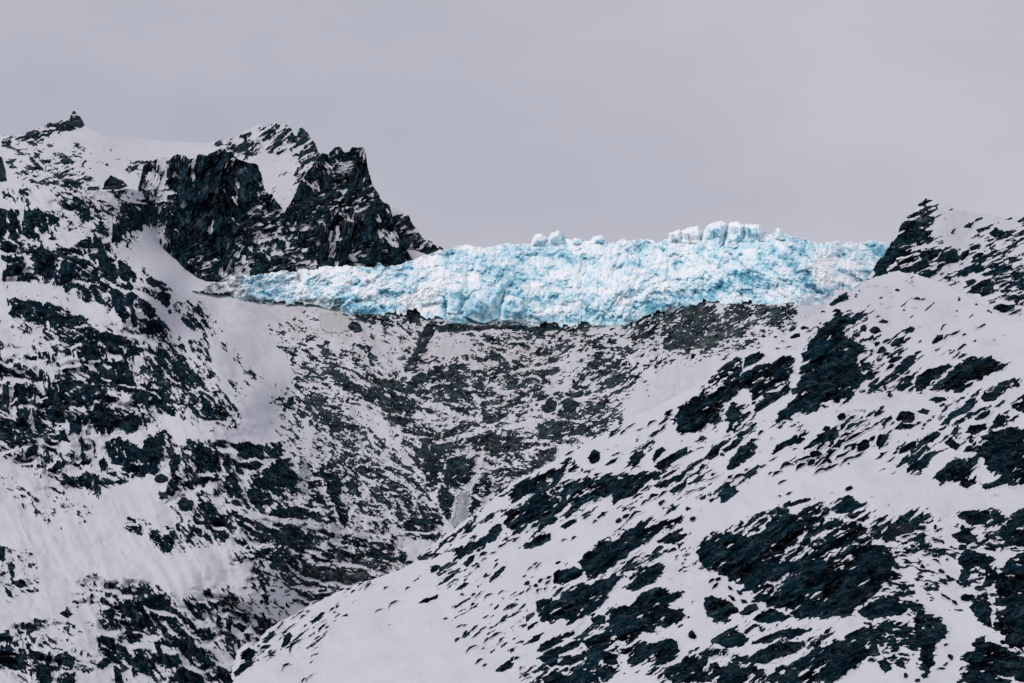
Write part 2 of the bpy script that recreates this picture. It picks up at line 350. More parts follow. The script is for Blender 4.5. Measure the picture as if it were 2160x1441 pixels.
class Slope:
    """one mountain slope: base distance, crest, rock-noise recipe, density patches"""
    def __init__(s, name, base, spec, dens, seed, amp, undul, tint=0.0, dirt=None, material=None, tintmap=None, powder=0.5, ang=-33, steps=None, kt=0.0, led=1.0):
        s.__dict__.update(locals()); s.q = None
    def low(s, X, Y):
        u = s.undul
        st = s.steps(X, Y) if s.steps else 0
        return st + u * (fbm(X / 170, Y / 120, s.seed + 50, 3) + 0.42 * fbm((X * .8 + Y * .6) / 66, (Y * .8 - X * .6) / 46, s.seed + 51, 4, .42) + .04 * fbm((X * .9 - Y * .4) / 16, (Y * .9 + X * .4) / 9, s.seed + 52, 3))
    def sp(s, X, Y): return s.spec(X, Y) if callable(s.spec) else s.spec
    def fields(s, X, Y):
        D = s.dens(X, Y); Nn, Hn, Tn = rocknoise(X, Y, s.sp(X, Y), s.seed)
        if s.q is None: s.q = Quant(Nn)
        return D, Nn, Hn, Tn
    def lie(s, Yd, Y, mpp):
        """how far the ground lies back compared with the slope as a whole: ledges > 0, cliffs < 0"""
        dy = np.minimum(np.gradient(Y, axis=0), -.05)
        t = np.gradient(Yd, axis=0) / -dy
        b = np.gradient(s.base(Y * 0 + s.X_, Y), axis=0) / -dy
        return np.clip((t - b) / np.maximum(b, .5 * mpp), -.8, 2.2)
    def attr(s, X, Y, R, tint=None, tone=None):
        z = np.zeros(X.shape, f32)
        tm = s.tintmap(X, Y) if s.tintmap else z + s.tint
        return {'rock': R, 'tint': tm if tint is None else z + tint, 'dirt': s.dirt(X, Y) if s.dirt else z, 'powder': s.powder(X, Y) if callable(s.powder) else z + s.powder, 'tone': z if tone is None else tone}
    def build(s, px1, py1, top, back=30, backk=(1.6, 0.0), kind='structure'):
        PX, PY, t, keep = fold(px1, py1, top, back)
        D, Nn, Hn, Tn = s.fields(PX, PY); s.X_ = PX
        if s.kt:
            L = s.lie(s.base(PX, PY) + s.low(PX, PY), PY, s.base(PX, PY) / F)
            L[PX < -1e9] = 0
            D = np.where(D > .02, np.clip(D * (1 - s.kt * L), 0, .97), D)
        R = Nn - s.q(D)
        s.R = R
        mpp = s.base(PX, PY) / F
        rel = s.amp * mpp * Hn * ss(0.02, 0.35, D) * (0.35 + 0.65 * ss(-.1, .3, R)) + 1.2 * ss(-0.05, 0.25, R) * ss(0, .2, D)
        Yd = s.base(PX, PY) + s.low(PX, PY) - rel
        j = (t > 0)
        Yd = Yd + t * mpp * backk[0] * 3
        V = world(PX, PY + t * backk[1], Yd)
        V[..., 2] -= t * mpp * 0.9 * (t > 0)
        ob = new_mesh(s.name, V.reshape(-1, 3), quads(*PX.shape, keep), s.material, {k: v for k, v in s.attr(PX, PY, R, None, Tn).items()})
        if kind: ob['kind'] = kind
        return ob
    def outcrop(s, poly, name, bump=None, snow=0.06, step=None, soft=None, tint=None, warp=1.0, seed=0, parent=None, material=None, wild=0.0, powder=None, rim=None, step_ang=None, ledges=1.0):
        p = np.array(poly, float); x0, y0 = p.min(0); x1, y1 = p.max(0); size = math.sqrt(max(x1 - x0, 3) * max(y1 - y0, 3))
        if step is None: step = 1.0 if size < 40 else 1.5 if size < 90 else 2.0
        mg = min(14, 5 + size * 0.15)
        gx = np.arange(x0 - mg, x1 + mg + step, step); gy = np.arange(y1 + mg, y0 - mg - step, -step)
        X, Y = np.meshgrid(gx, gy)
        Nn, Hn, Tn = rocknoise(X, Y, s.sp(X, Y), s.seed); s.X_ = X
        thin = min(x1 - x0, y1 - y0); wa = warp * min(11, 0.9 + size * 0.07, .3 + thin * .22)
        Xw = X + wa * (0.30 * fbm(X / 22, Y / 16, seed + 1, 4) + .50 * facet(X / 13 + Y / 40, Y / 9, seed + 5)[2])
        Yw = Y + wa * (0.30 * fbm(X / 22 + 7, Y / 16, seed + 2, 4) + .30 * facet(X / 15, Y / 8 + X / 30, seed + 6)[2])
        d = sdist(p, Xw, Yw)
        sf = soft if soft else min(8, 1.0 + size * 0.06)
        ang = math.radians(s.ang if size > 60 or step_ang is None else step_ang); v_ = (-X * math.sin(ang) + Y * math.cos(ang))
        lg2 = ss(.25, .75, fbm(X / 48, Y / 34, seed + 21, 3))
        Dn = ss(-sf, sf, d) * ((1 - .6 * snow - .12 * lg2) if size > 40 else (1 - .2 * snow * (size > 24)))
        Dn = np.where(d > -sf, np.maximum(Dn, 0), 0)
        B = s.base(X, Y); mpp = B / F
        ledges = ledges * s.led * (.12 + .88 * min(1, max(0, size - 26) / 60))
        bm = (bump if bump is not None else 0.27) * size
        dome = np.sqrt(np.clip(d / (0.32 * size), 0, 1))
        up = 0.55 + 0.45 * (y1 - Y) / (y1 - y0 + 1)
        ins = ss(0, 8, d)
        g = np.maximum(np.gradient(B, axis=0) / step, .2 * mpp)
        p1 = min(34, max(9, size * .30)); p2 = p1 * .42
        w1 = .55 * fbm(X / 60, Y / 40, seed + 31, 4); w2 = .7 * fbm(X / 34, Y / 22, seed + 32, 4)
        s1 = -v_ / p1 + w1; s2 = -v_ / p2 + w2
        m1 = ss(-.25, .35, fbm(X / 50, Y / 36, seed + 33, 3)); m2 = ss(-.1, .5, fbm(X / 30, Y / 24, seed + 34, 3))
        st = ledges * ins * g * (.85 * p1 * (stair(s1, .26) - s1 + .5) * m1 + .55 * p2 * (stair(s2, .3) - s2 + .5) * m2)
        lift = min(.9, .12 + size * .02) + mpp * (bm * dome * up + (0.8 + wild) * Hn * ins) + np.minimum(d + 3, 0) * 0.35
        gr = B + s.low(X, Y)
        Yd = np.minimum(gr - lift + st, gr - 2.2 * ss(-1, min(5, 1.5 + size * .06), d) + np.maximum(-d - 1, 0) * .4)
        L = s.lie(B + st - mpp * .8 * Hn * ins, Y, mpp)
        R = Nn - s.q(Dn) - 1.05 * s.q.sd * L * ledges * ss(2, 10, d)
        keep = d > (-mg * 0.75 if rim is None else rim)
        at = s.attr(X, Y, R, tint, Tn)
        if powder is not None: at['powder'] = at['powder'] * 0 + powder
        q = quads(*X.shape, keep)
        if not len(q): return None
        return new_mesh(name, world(X, Y, Yd).reshape(-1, 3), q, material or s.material, at, parent)
def sliver(cx, cy, L, Wd, a, seed):
    """outline of a small broken slab: a bent, tapering flake with a blunt end"""
    rg = np.random.default_rng(seed); a = math.radians(a + rg.normal(0, 7))
    if L < 2.2 * Wd:
        n = 8; th = (np.arange(n) + rg.uniform(-.35, .35, n)) / n * 6.283; r = rg.uniform(.65, 1.15, n)
        u = np.cos(th) * L / 2 * r; v = np.sin(th) * Wd / 2 * r
    else:
        t = np.array([-1, -.62, -.2, .25, .65, 1.0]); bend = rg.normal(-.10, .10) * L
        wv = Wd * .55 * np.array([.05, .6, 1, .9, .55, .08]) * rg.uniform(.55, 1.25, 6)
        if rg.random() < .5: t = -t[::-1]; wv = wv[::-1]
        sp = bend * (1 - t * t) + rg.normal(0, .06 * Wd, 6)
        u = np.r_[t, t[::-1]] * L / 2; v = np.r_[sp - wv * .8, (sp + wv)[::-1]]
    return np.c_[cx + u * math.cos(a) - v * math.sin(a), cy + u * math.sin(a) + v * math.cos(a)]

# ------------------------------------------------------------------ the setting: valley floor and the slopes
def axis(a, b, step, pre=(), post=()):
    return np.r_[np.array(pre, float), np.arange(a, b + step * .5, step), np.array(post, float)]
g = 9000.0
gy_, gx_ = np.meshgrid(np.linspace(-g, 26000, 60), np.linspace(-16000, 16000, 60), indexing='ij')
gz = -2.0 + 0 * gx_
tag(new_mesh('ground', np.stack([gx_, gy_, gz], -1).reshape(-1, 3), quads(60, 60), M_SNOW), kind='structure')

# --- slope on the near side of the gorge
RS_BASE = Base([(2160, 1441, 850), (1600, 1441, 930), (1100, 1441, 1020), (500, 1441, 1120), (2160, 1000, 1120), (1600, 1050, 1160),
                (1200, 1150, 1180), (900, 1180, 1230), (640, 1290, 1200), (2160, 690, 1350), (1750, 640, 1400), (1430, 830, 1320),
                (1100, 1000, 1290), (950, 1120, 1260), (1900, 850, 1230), (1700, 850, 1235), (1950, 590, 1450), (2100, 650, 1400),
                (2500, 1441, 800), (2500, 700, 1330), (1300, 2400, 560), (2160, 2400, 480), (600, 2400, 640)], 0.002)
RS_TOP = chain([(-300, 2300), (300, 1640), (480, 1455), (500, 1428), (512, 1378), (530, 1368), (545, 1355), (560, 1340), (590, 1312), (640, 1285), (690, 1258),
                (745, 1236), (800, 1217), (845, 1202), (868, 1188), (890, 1168), (930, 1142), (960, 1120), (985, 1100), (1003, 1085), (1040, 1052),
                (1075, 1025), (1120, 1000), (1170, 972), (1215, 948), (1260, 922), (1300, 903), (1350, 873), (1400, 850), (1440, 828), (1470, 812),
                (1510, 788), (1550, 752), (1580, 745), (1620, 728), (1660, 705), (1700, 680), (1735, 655), (1752, 642), (1790, 618), (1830, 590), (1865, 577),
                (1895, 573), (1925, 576), (1960, 586), (2000, 602), (2040, 622), (2080, 645), (2110, 665), (2128, 677), (2160, 676), (2400, 665), (2700, 660)],
               1.6, 3, 16)
def rs_spec(X, Y):
    w2 = ss(1700, 2000, X) * ss(1050, 1200, Y)
    return [(1 - w2, -33, 62, 21), (w2 + 1e-3, 4, 46, 22)]
RS_D = [(1840, 770, 60, 30, -30, .45), (1900, 800, 60, 34, -30, .42), (1850, 805, 30, 25, 0, .4), (1560, 990, 170, 40, -30, .22), (1420, 1010, 130, 40, -30, .25),
        (1780, 935, 120, 45, -30, .38), (1930, 960, 80, 45, -30, .28), (2060, 880, 90, 60, -30, .38), (1340, 960, 70, 50, -30, .2), (1180, 1060, 120, 60, -33, .40),
        (1140, 1090, 60, 40, -30, .5), (1160, 1240, 70, 50, -30, .18), (1370, 1170, 110, 40, -30, .30), (1890, 1150, 60, 80, 60, .40), (1870, 1260, 55, 60, 0, .5), (1950, 1150, 70, 110, 90, .22),
        (1990, 1230, 60, 90, 90, .16), (1840, 1100, 60, 50, 0, .42), (2080, 1130, 80, 60, 0, .36), (1880, 1350, 50, 90, 80, .42), (1500, 1400, 160, 40, 0, .35), (1250, 1380, 110, 70, -20, .30),
        (1170, 1420, 80, 30, 0, .4), (1560, 1340, 80, 40, -20, .22), (1100, 1320, 50, 60, -40, .2), (1330, 1330, 90, 50, -20, .3), (1230, 1270, 90, 50, -30, .3), (1440, 1190, 60, 40, -20, .15), (1700, 1420, 120, 40, -20, .5), (1620, 1240, 60, 40, 30, .3), (2060, 1200, 60, 60, 0, .3), (1340, 1120, 110, 30, -28, .25), (1620, 1100, 110, 26, -25, .3), (640, 1330, 90, 60, -25, .10), (600, 1370, 60, 40, -25, .16),
        (980, 1200, 70, 50, -30, .18), (1000, 1130, 60, 50, -40, .40), (1060, 1090, 70, 60, -40, .40), (930, 1150, 60, 18, -35, .5), (1530, 910, 110, 40, -30, .25), (1640, 880, 40, 40, 0, .2),
        (1770, 690, 60, 30, -10, .22), (1830, 720, 60, 30, -20, .28), (1900, 720, 90, 40, -20, .12), (2000, 720, 80, 40, -20, .08), (1930, 640, 120, 50, 0, .03), (1700, 700, 60, 30, -20, .08),
        (1290, 890, 70, 30, -30, .12), (1050, 1240, 80, 50, -30, .06), (900, 1280, 200, 70, -20, .012), (740, 1260, 120, 22, -25, .06), (1040, 1330, 60, 80, -60, .10), (2100, 1420, 60, 60, 0, .3), (2270, 1250, 90, 200, 80, .55), (2300, 980, 110, 90, -30, .55), (2290, 800, 110, 50, -30, .45), (2400, 1120, 90, 120, 60, .5), (2380, 1380, 90, 90, 0, .55), (2250, 1060, 60, 40, -30, .4),
        (1650, 1350, 120, 50, -10, .18), (2020, 1040, 150, 30, 0, -.9), (1850, 1030, 130, 28, 0, -.8)]
RS = Slope('slope', RS_BASE, rs_spec, lambda X, Y: np.clip(blobs(X, Y, RS_D, 401) * (1.08 + .32 * ss(1000, 1250, X) * ss(1020, 1180, Y)), 0, .94), 11, 0.30, 6.0, 0.0,
           lambda X, Y: 0.16 * ss(0.1, .8, blobs(X, Y, [(1960, 1250, 70, 190, 0, 1), (1500, 1240, 60, 160, 0, .7), (1850, 800, 120, 60, 0, .8), (1930, 640, 160, 60, 0, .5)], 77)), M_NEAR, None, .34, led=.55)
RS.build(np.r_[[-300, -100, 50, 150, 250, 320, 380, 420, 450], np.arange(470, 2200, 2.0), np.arange(2200, 2460, 3.0), [2480, 2520, 2600, 2700]],
         np.r_[[2650, 2400, 2200, 2000, 1850, 1720, 1620, 1560, 1510, 1480], np.arange(1460, 480, -2.0)], RS_TOP, 60, (1.6, .0))

# --- cliff-banded mountainside across the gorge with the headwall under the glacier
MS_BASE = Base([(0, 1441, 1250), (300, 1441, 1300), (500, 1441, 1350), (0, 1200, 1380), (300, 1200, 1400), (560, 1250, 1420),
                (0, 900, 1520), (300, 900, 1540), (500, 950, 1530), (0, 600, 1680), (200, 600, 1690), (330, 600, 1700), (0, 400, 1820), (250, 410, 1850),
                (600, 1300, 1440), (760, 1200, 1500), (900, 1140, 1540), (980, 1080, 1580), (650, 950, 1590), (800, 900, 1690), (1000, 900, 1700), (1200, 900, 1660), (1350, 850, 1650),
                (700, 760, 1780), (1000, 760, 1800), (1300, 760, 1790), (1500, 740, 1770), (1650, 680, 1760),
                (500, 640, 1838), (420, 630, 1815), (700, 660, 1850), (1000, 690, 1850), (1300, 690, 1850), (1500, 640, 1850), (1750, 630, 1850),
                (400, 580, 1900), (600, 560, 1960), (1000, 540, 2010), (1500, 540, 2010), (1850, 540, 2010), (350, 520, 1930),
                (450, 680, 1796), (550, 760, 1765), (620, 850, 1695), (360, 680, 1715), (450, 760, 1655), (540, 830, 1620), (900, 1020, 1610), (1060, 1000, 1640),
                (-400, 1441, 1220), (-400, 900, 1480), (-400, 400, 1800), (0, 2400, 700), (900, 2400, 900), (2000, 1400, 1500), (2000, 900, 1750)], 0.002)
MS_TOP = chain([(-600, 370), (-150, 378), (0, 385), (60, 388), (130, 395), (190, 402), (240, 402), (275, 396), (300, 405), (315, 440), (335, 500), (380, 530), (950, 525), (1800, 560), (2400, 600)], 1.5, 9, 20)
def ms_spec(X, Y):
    wl = 1 - ss(440, 620, X)
    diag = ss(180, 420, X) * wl
    hwl = (1 - wl) * (1 - ss(820, 1000, X)); hwr = (1 - wl) * ss(1080, 1260, X); hwm = (1 - wl) - hwl - hwr
    e = 1e-3; m2 = ss(-.25, .25, fbm(X / 50, Y / 40, 29, 3))
    return [((wl - diag) * (1 - m2) + e, 80, 30, 16), ((wl - diag) * m2 + e, 30, 20, 8.5), (diag + e, 52, 23, 9), (hwl * m2 + e, 40, 15, 6.5), (hwl * (1 - m2) + e, 15, 18, 6.5), (hwm * m2 + e, 12, 15, 6), (hwm * (1 - m2) + e, -22, 14, 6.5), (hwr * m2 + e, -26, 17, 6), (hwr * (1 - m2) + e, -8, 14, 6.5)]
MS_D = [  # cliff-banded side
    (-120, 560, 100, 90, 10, .6), (-140, 850, 110, 120, 10, .6), (-110, 1080, 80, 50, 20, .35), (-130, 1330, 120, 90, 10, .5),
    (100, 850, 190, 95, -10, .55), (60, 760, 90, 60, 0, .30), (250, 760, 120, 70, 20, .55), (340, 800, 110, 90, 40, .52), (430, 850, 90, 45, 35, .42), (500, 800, 110, 60, 40, .10), (400, 700, 70, 60, 50, .35), (480, 760, 80, 40, 40, .12),
    (320, 690, 60, 40, 30, .40), (130, 700, 120, 50, 10, .35), (230, 590, 120, 60, 30, .55), (120, 590, 120, 40, 0, .45), (50, 520, 80, 30, 0, .3), (200, 520, 60, 26, 0, .3), (310, 620, 50, 60, 60, .42),
    (150, 460, 130, 60, 15, .12), (200, 450, 110, 55, 25, .42), (280, 450, 50, 90, 70, .5), (240, 490, 60, 50, 40, .4), (60, 400, 80, 30, 0, .06), (35, 410, 40, 14, 0, .3),
    (60, 960, 90, 40, 20, .30), (110, 980, 90, 40, 20, .34), (230, 1010, 70, 40, 10, .42), (200, 960, 60, 40, 0, .4), (400, 1000, 60, 70, 70, .45), (450, 980, 50, 60, 70, .5), (300, 870, 60, 40, 0, .35), (420, 1060, 90, 40, 10, .3),
    (60, 1060, 90, 30, 35, .14), (110, 1050, 90, 25, 30, .12), (300, 1110, 50, 25, 10, .35), (390, 1120, 40, 60, 70, .25), (430, 1080, 50, 40, 0, .45), (480, 1090, 60, 60, 50, .5), (550, 1140, 90, 70, 50, .52), (600, 1080, 90, 60, 40, .5), (450, 1140, 30, 20, 0, .2),
    (210, 1240, 80, 30, 10, .15), (180, 1265, 60, 25, 0, .25), (260, 1250, 70, 20, 30, .2), (330, 1260, 90, 35, 30, .35), (300, 1290, 90, 40, 35, .4), (390, 1310, 110, 45, 40, .45), (470, 1290, 60, 50, 70, .35),
    (40, 1210, 60, 60, 0, .2), (40, 1340, 110, 25, 15, .18), (60, 1400, 120, 50, 30, .42), (270, 1370, 110, 60, 50, .5), (380, 1390, 130, 50, 20, .5), (430, 1430, 90, 30, 0, .6), (180, 1390, 50, 40, 0, .2), (500, 1340, 50, 60, 60, .35),
    (140, 1330, 60, 20, 10, .15), (550, 1240, 50, 40, 60, .4), (570, 1200, 60, 60, 40, .55),
    # gorge
    (640, 1170, 80, 90, 60, .66), (700, 1210, 90, 60, 0, .85), (780, 1180, 90, 60, 10, .72), (830, 1190, 60, 40, 0, .6), (700, 1130, 110, 50, 10, .5), (620, 1230, 50, 50, 0, .65), (610, 1270, 60, 30, 0, .4), (560, 1330, 40, 50, 60, .5),
    # big ramp between gorge and headwall
    (700, 880, 130, 60, 35, .52), (760, 960, 150, 90, 45, .66), (850, 1010, 130, 80, 55, .66), (880, 1090, 90, 60, 50, .68), (800, 1060, 120, 60, 45, .6), (930, 1000, 60, 80, 70, .72), (680, 1000, 60, 90, 70, .5), (740, 1080, 40, 60, 70, .5),
    (640, 830, 60, 60, 45, .30), (610, 900, 60, 40, 20, .25), (650, 770, 90, 60, 30, .42), (560, 800, 80, 40, 40, .04),
    # headwall
    (760, 790, 150, 70, 10, .50), (880, 840, 170, 80, 15, .66), (980, 880, 160, 90, 0, .68), (1010, 800, 150, 60, -5, .80), (900, 760, 60, 60, -50, .62), (1120, 830, 130, 90, -20, .66), (1200, 900, 130, 60, -15, .66), (1110, 940, 130, 70, -20, .64),
    (1080, 1000, 80, 60, -30, .6), (1180, 760, 150, 60, -5, .58), (1300, 800, 90, 60, -20, .48), (1270, 870, 80, 40, -20, .55), (1100, 720, 160, 40, 0, .52), (1240, 720, 100, 40, 0, .42), (1360, 690, 70, 40, -20, .45), (1330, 740, 110, 30, -15, .40),
    (1450, 690, 80, 55, -40, .86), (1555, 680, 50, 45, -30, .80), (1630, 660, 60, 40, -10, .55), (1480, 740, 120, 25, -12, .45), (1400, 760, 90, 22, -15, .35), (1580, 720, 80, 25, -25, .35),
    (640, 680, 80, 30, 0, .22), (600, 700, 60, 40, 20, .20), (760, 720, 60, 40, 20, .22), (870, 690, 60, 40, -20, .45), (830, 700, 90, 30, 0, .2), (960, 700, 80, 22, 0, .30), (720, 660, 30, 30, 0, .3), (790, 672, 110, 12, 4, .75), (1090, 692, 200, 11, 0, .85), (880, 662, 60, 10, 0, .8),
    (1220, 680, 60, 20, 0, .2), (960, 730, 60, 24, -10, -.85), (1390, 830, 90, 55, -25, -.9), (1190, 790, 22, 60, 35, -.7), (820, 740, 30, 70, 20, -.5), (1040, 770, 70, 10, -5, -.5), (700, 830, 130, 10, 12, -.4),
    (90, 612, 130, 13, 7, -.95), (200, 660, 60, 14, 40, -.8), (90, 513, 90, 7, 4, -.9), (150, 500, 60, 14, 20, -.7), (60, 720, 60, 14, 10, -.7), (300, 560, 40, 60, -50, -.6), (330, 470, 20, 30, 60, -.5), (380, 690, 120, 16, 38, -.7),
    (290, 1045, 90, 34, 8, -.9), (130, 1150, 150, 34, 22, -.9), (250, 1190, 190, 34, 14, -.9), (60, 1010, 50, 20, 30, -.8), (430, 905, 120, 18, 14, -.9), (260, 930, 70, 9, 5, -.8), (560, 890, 60, 30, 40, -.8), (420, 1215, 110, 20, 25, -.7), (330, 1090, 40, 20, 0, -.8),
    (900, 850, 120, 7, 20, -.8), (1050, 905, 120, 6, -12, -.8), (780, 900, 100, 7, 32, -.8), (1250, 835, 90, 6, -18, -.8), (1000, 830, 70, 8, 75, -.6), (850, 960, 100, 7, 48, -.7), (1120, 780, 90, 6, -10, -.7),
    (650, 1105, 120, 9, 8, -.85), (610, 1060, 14, 50, 70, -.6), (760, 1130, 70, 10, 10, -.7), (470, 620, 110, 40, 45, -.95), (520, 700, 110, 40, 45, -.95), (570, 770, 60, 24, 45, -.9)]
MS_PALE = [(1000, 800, 340, 130, 0, .50), (880, 900, 260, 130, 0, .5), (1150, 870, 260, 130, 0, .45), (1480, 690, 160, 70, 0, .7), (720, 1210, 110, 60, 0, .55), (840, 1030, 140, 110, 0, .35), (1080, 980, 90, 80, 0, .6), (1250, 720, 250, 50, 0, .5), (640, 1150, 90, 90, 0, .25), (800, 700, 200, 50, 0, .3)]
MS_DIRT_SUN = [(720, 690, 140, 45, 0, .9), (900, 720, 190, 60, 0, .85), (1100, 730, 260, 60, 0, .75), (1380, 720, 150, 50, 0, .45), (1000, 760, 360, 90, 0, .55), (1010, 960, 60, 90, 0, .5), (1390, 830, 100, 60, 0, .30), (1150, 840, 140, 110, 0, .25), (860, 880, 200, 120, 0, .2), (1200, 700, 120, 30, 0, .8), (560, 640, 120, 22, 8, .7), (800, 1180, 130, 50, 0, .4), (630, 1220, 60, 60, 0, .3)]  # beige on the headwall: rock dust plus sunlit warmth painted into the snow
def ms_steps(X, Y):
    wl = 1 - ss(470, 640, X)
    xc = np.clip(X, -200, 700); v = (Y - .10 * xc - .00062 * xc * np.abs(xc)) * .95; s1 = -v / 86 + .55 * fbm(X / 120, Y / 90, 231, 4)
    v2 = (Y - .06 * xc - .00066 * xc * np.abs(xc)) * .95; s2 = -v2 / 31 + .8 * fbm(X / 60, Y / 44, 232, 4)
    m1 = ss(-.5, .2, fbm(X / 130, Y / 100, 233, 3)); m2 = ss(-.2, .4, fbm(X / 70, Y / 60, 234, 3))
    a = wl * (.30 * 86 * .75 * (stair(s1, .42) - s1 + .5) * m1 + .30 * 31 * .7 * (stair(s2, .4) - s2 + .5) * m2)
    an = np.interp(X, [600, 900, 1150, 1500], [.5, .2, -.1, -.35])
    v3 = Y * np.cos(an) - (X - 1050) * np.sin(an); s3 = -v3 / 19 + .8 * fbm(X / 50, Y / 30, 235, 4); s4 = -v3 / 47 + .6 * fbm(X / 90, Y / 60, 236, 4)
    m3 = ss(-.3, .4, fbm(X / 60, Y / 50, 237, 3))
    hw = ss(520, 700, X) * (1 - ss(1650, 1750, X)) * ss(650, 700, Y)
    a = a + hw * .22 * (19 * .8 * (stair(s3, .4) - s3 + .5) * m3 + 47 * .5 * (stair(s4, .4) - s4 + .5))
    # gullies and ribs running down the slope
    rib = 1 - np.abs(fbm((X - .45 * Y) / 60, (Y + .3 * X) / 240, 238, 4)) * 1.7
    a = a * (.3 + .7 * ss(.02, .3, blobs(X, Y, MS_D, 402)))
    return a - 2.2 * rib * wl - 2.5 * (1 - np.abs(fbm(X / 40, Y / 110, 239, 4)) * 1.6) * hw
def ms_tint(X, Y): return np.clip(blobs(X, Y, MS_PALE, 71, .3) * 1.1 + 0.10 * ss(560, 800, X), 0, 1)
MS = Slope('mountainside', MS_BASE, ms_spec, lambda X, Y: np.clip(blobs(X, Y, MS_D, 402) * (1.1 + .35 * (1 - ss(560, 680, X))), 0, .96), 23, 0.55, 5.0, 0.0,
           lambda X, Y: np.clip(.72 * blobs(X, Y, MS_DIRT_SUN, 78, .4) + 0.04, 0, 1), M_SIDE, ms_tint, lambda X, Y: .45 + .75 * blobs(X, Y, MS_PALE, 71, .3), 12, ms_steps, .50, .5)
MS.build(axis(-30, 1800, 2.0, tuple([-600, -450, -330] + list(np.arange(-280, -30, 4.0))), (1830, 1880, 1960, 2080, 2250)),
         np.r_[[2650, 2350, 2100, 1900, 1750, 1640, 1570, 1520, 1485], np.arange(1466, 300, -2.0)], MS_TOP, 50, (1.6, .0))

# --- shoulder peak behind the near slope
RK_BASE = Base([(1800, 700, 1480), (2160, 700, 1440), (1830, 590, 1500), (1900, 500, 1545), (1970, 420, 1590), (2160, 460, 1600), (2050, 540, 1540), (2160, 600, 1480), (2500, 450, 1600), (2500, 700, 1440), (1850, 420, 1640)], .002)
RK_TOP = chain([(1700, 760), (1790, 660), (1824, 602), (1838, 572), (1850, 556), (1862, 540), (1873, 521), (1888, 505), (1893, 497), (1897, 480), (1905, 465), (1914, 455), (1928, 447), (1938, 432), (1952, 421), (1972, 417), (1982, 425), (1992, 434),
                (2020, 442), (2050, 448), (2085, 453), (2105, 456), (2118, 462), (2135, 458), (2160, 457), (2240, 452), (2500, 470)], lambda x: 0.6 + 3.2 * (1 - ss(1960, 2000, x)), 31, 13)
RK_D = [(1880, 555, 34, 90, 28, .96), (1930, 480, 50, 40, -20, .85), (1965, 435, 28, 24, 0, .93), (1965, 455, 60, 20, -15, .6), (1990, 480, 60, 30, -10, .12), (2020, 490, 60, 30, 0, .1), (1960, 510, 80, 24, -12, .25), (1990, 540, 130, 22, -8, .66), (1930, 560, 80, 24, -20, .6),
        (2060, 535, 70, 26, 0, .45), (2080, 500, 60, 40, 30, .35), (2110, 520, 40, 60, 60, .5), (2135, 580, 36, 90, 75, .82), (2150, 500, 40, 40, 0, .35), (2060, 575, 70, 28, 0, .6), (2075, 610, 60, 24, 0, .5), (2120, 640, 50, 26, 0, .55), (2000, 590, 60, 20, 0, .15), (2020, 515, 70, 14, -8, .45), (2180, 560, 60, 120, 0, .6), (1935, 585, 60, 14, -20, .3)]
RK = Slope('shoulder_peak', RK_BASE, [(1, -22, 42, 14)], lambda X, Y: blobs(X, Y, RK_D, 403, .3) * (1 - .30 * ss(1935, 1975, X)), 37, 0.40, 3.0, 0.04, None, M_NEAR, lambda X, Y: 0.9 * blobs(X, Y, [(1944, 462, 15, 9, 0, 1)], 5, .2), .35)
o = RK.build(axis(1780, 2200, 1.6, (), (2220, 2260, 2320, 2400, 2500)), np.arange(720, 360, -1.6), RK_TOP, 50, (1.5, 0), None)
tag(o, 'snowy rock peak with a dark knob on top, behind the snow shoulder beside the glacier', 'rock peak'); o.name = 'rock_peak'

# --- far snow ridge and the crags under it
SR_BASE = Base([(0, 420, 2010), (450, 420, 2080), (0, 285, 2180), (160, 240, 2250), (300, 293, 2240), (440, 302, 2260), (200, 400, 2050), (-300, 420, 2000), (-300, 300, 2180), (600, 420, 2150), (600, 300, 2300)], .002)
SR_TOP = chain([(-500, 300), (-200, 300), (0, 285), (30, 287), (60, 280), (85, 270), (100, 263), (120, 256), (140, 252), (165, 254), (180, 263), (195, 275), (220, 286), (252, 291), (300, 293), (350, 298), (400, 300), (470, 303), (640, 330), (800, 360)],
               lambda x: 0.3 + 2.6 * ss(20, 60, x) * (1 - ss(160, 200, x)), 41, 11)
SR_D = [(30, 300, 70, 26, 0, .42), (60, 318, 40, 14, -10, .4), (110, 268, 40, 20, -20, .6), (145, 262, 34, 16, 0, .75), (30, 345, 40, 20, 0, .25), (90, 355, 50, 22, 10, .6), (150, 355, 60, 30, 20, .48), (60, 365, 60, 24, 0, .35), (120, 385, 90, 20, 5, .62), (180, 385, 60, 26, 20, .45), (90, 310, 50, 12, -10, .3), (170, 325, 40, 30, 40, .3), (215, 340, 40, 30, 40, .10), (240, 330, 30, 20, 0, .05), (295, 350, 30, 20, 0, .25), (0, 360, 18, 40, 0, .95)]
SR = Slope('snow_ridge', SR_BASE, lambda X, Y: [(ss(-.3, .3, fbm(X / 40, Y / 40, 46, 3)) + .01, 30, 24, 9), (ss(.3, -.3, 0) + ss(-.3, .3, -fbm(X / 40, Y / 40, 46, 3)) + .01, -15, 26, 9)], lambda X, Y: blobs(X, Y, SR_D, 404, .4), 43, 0.5, 5.0, 0.2, None, M_FAR, None, .4)
SR.build(axis(-20, 700, 1.8, (-500, -350, -250, -170, -110, -60)), np.arange(470, 190, -1.8), SR_TOP, 50, (1.6, 0))
def leanbase(py0, Y0, k, px0, kx=0.0, dip=None):
    def f(X, Y):
        r = Y0 + (py0 - Y) * k + (X - px0) * kx
        if dip: r = r + np.maximum(Y - dip, 0) * 3.2
        return r
    return f
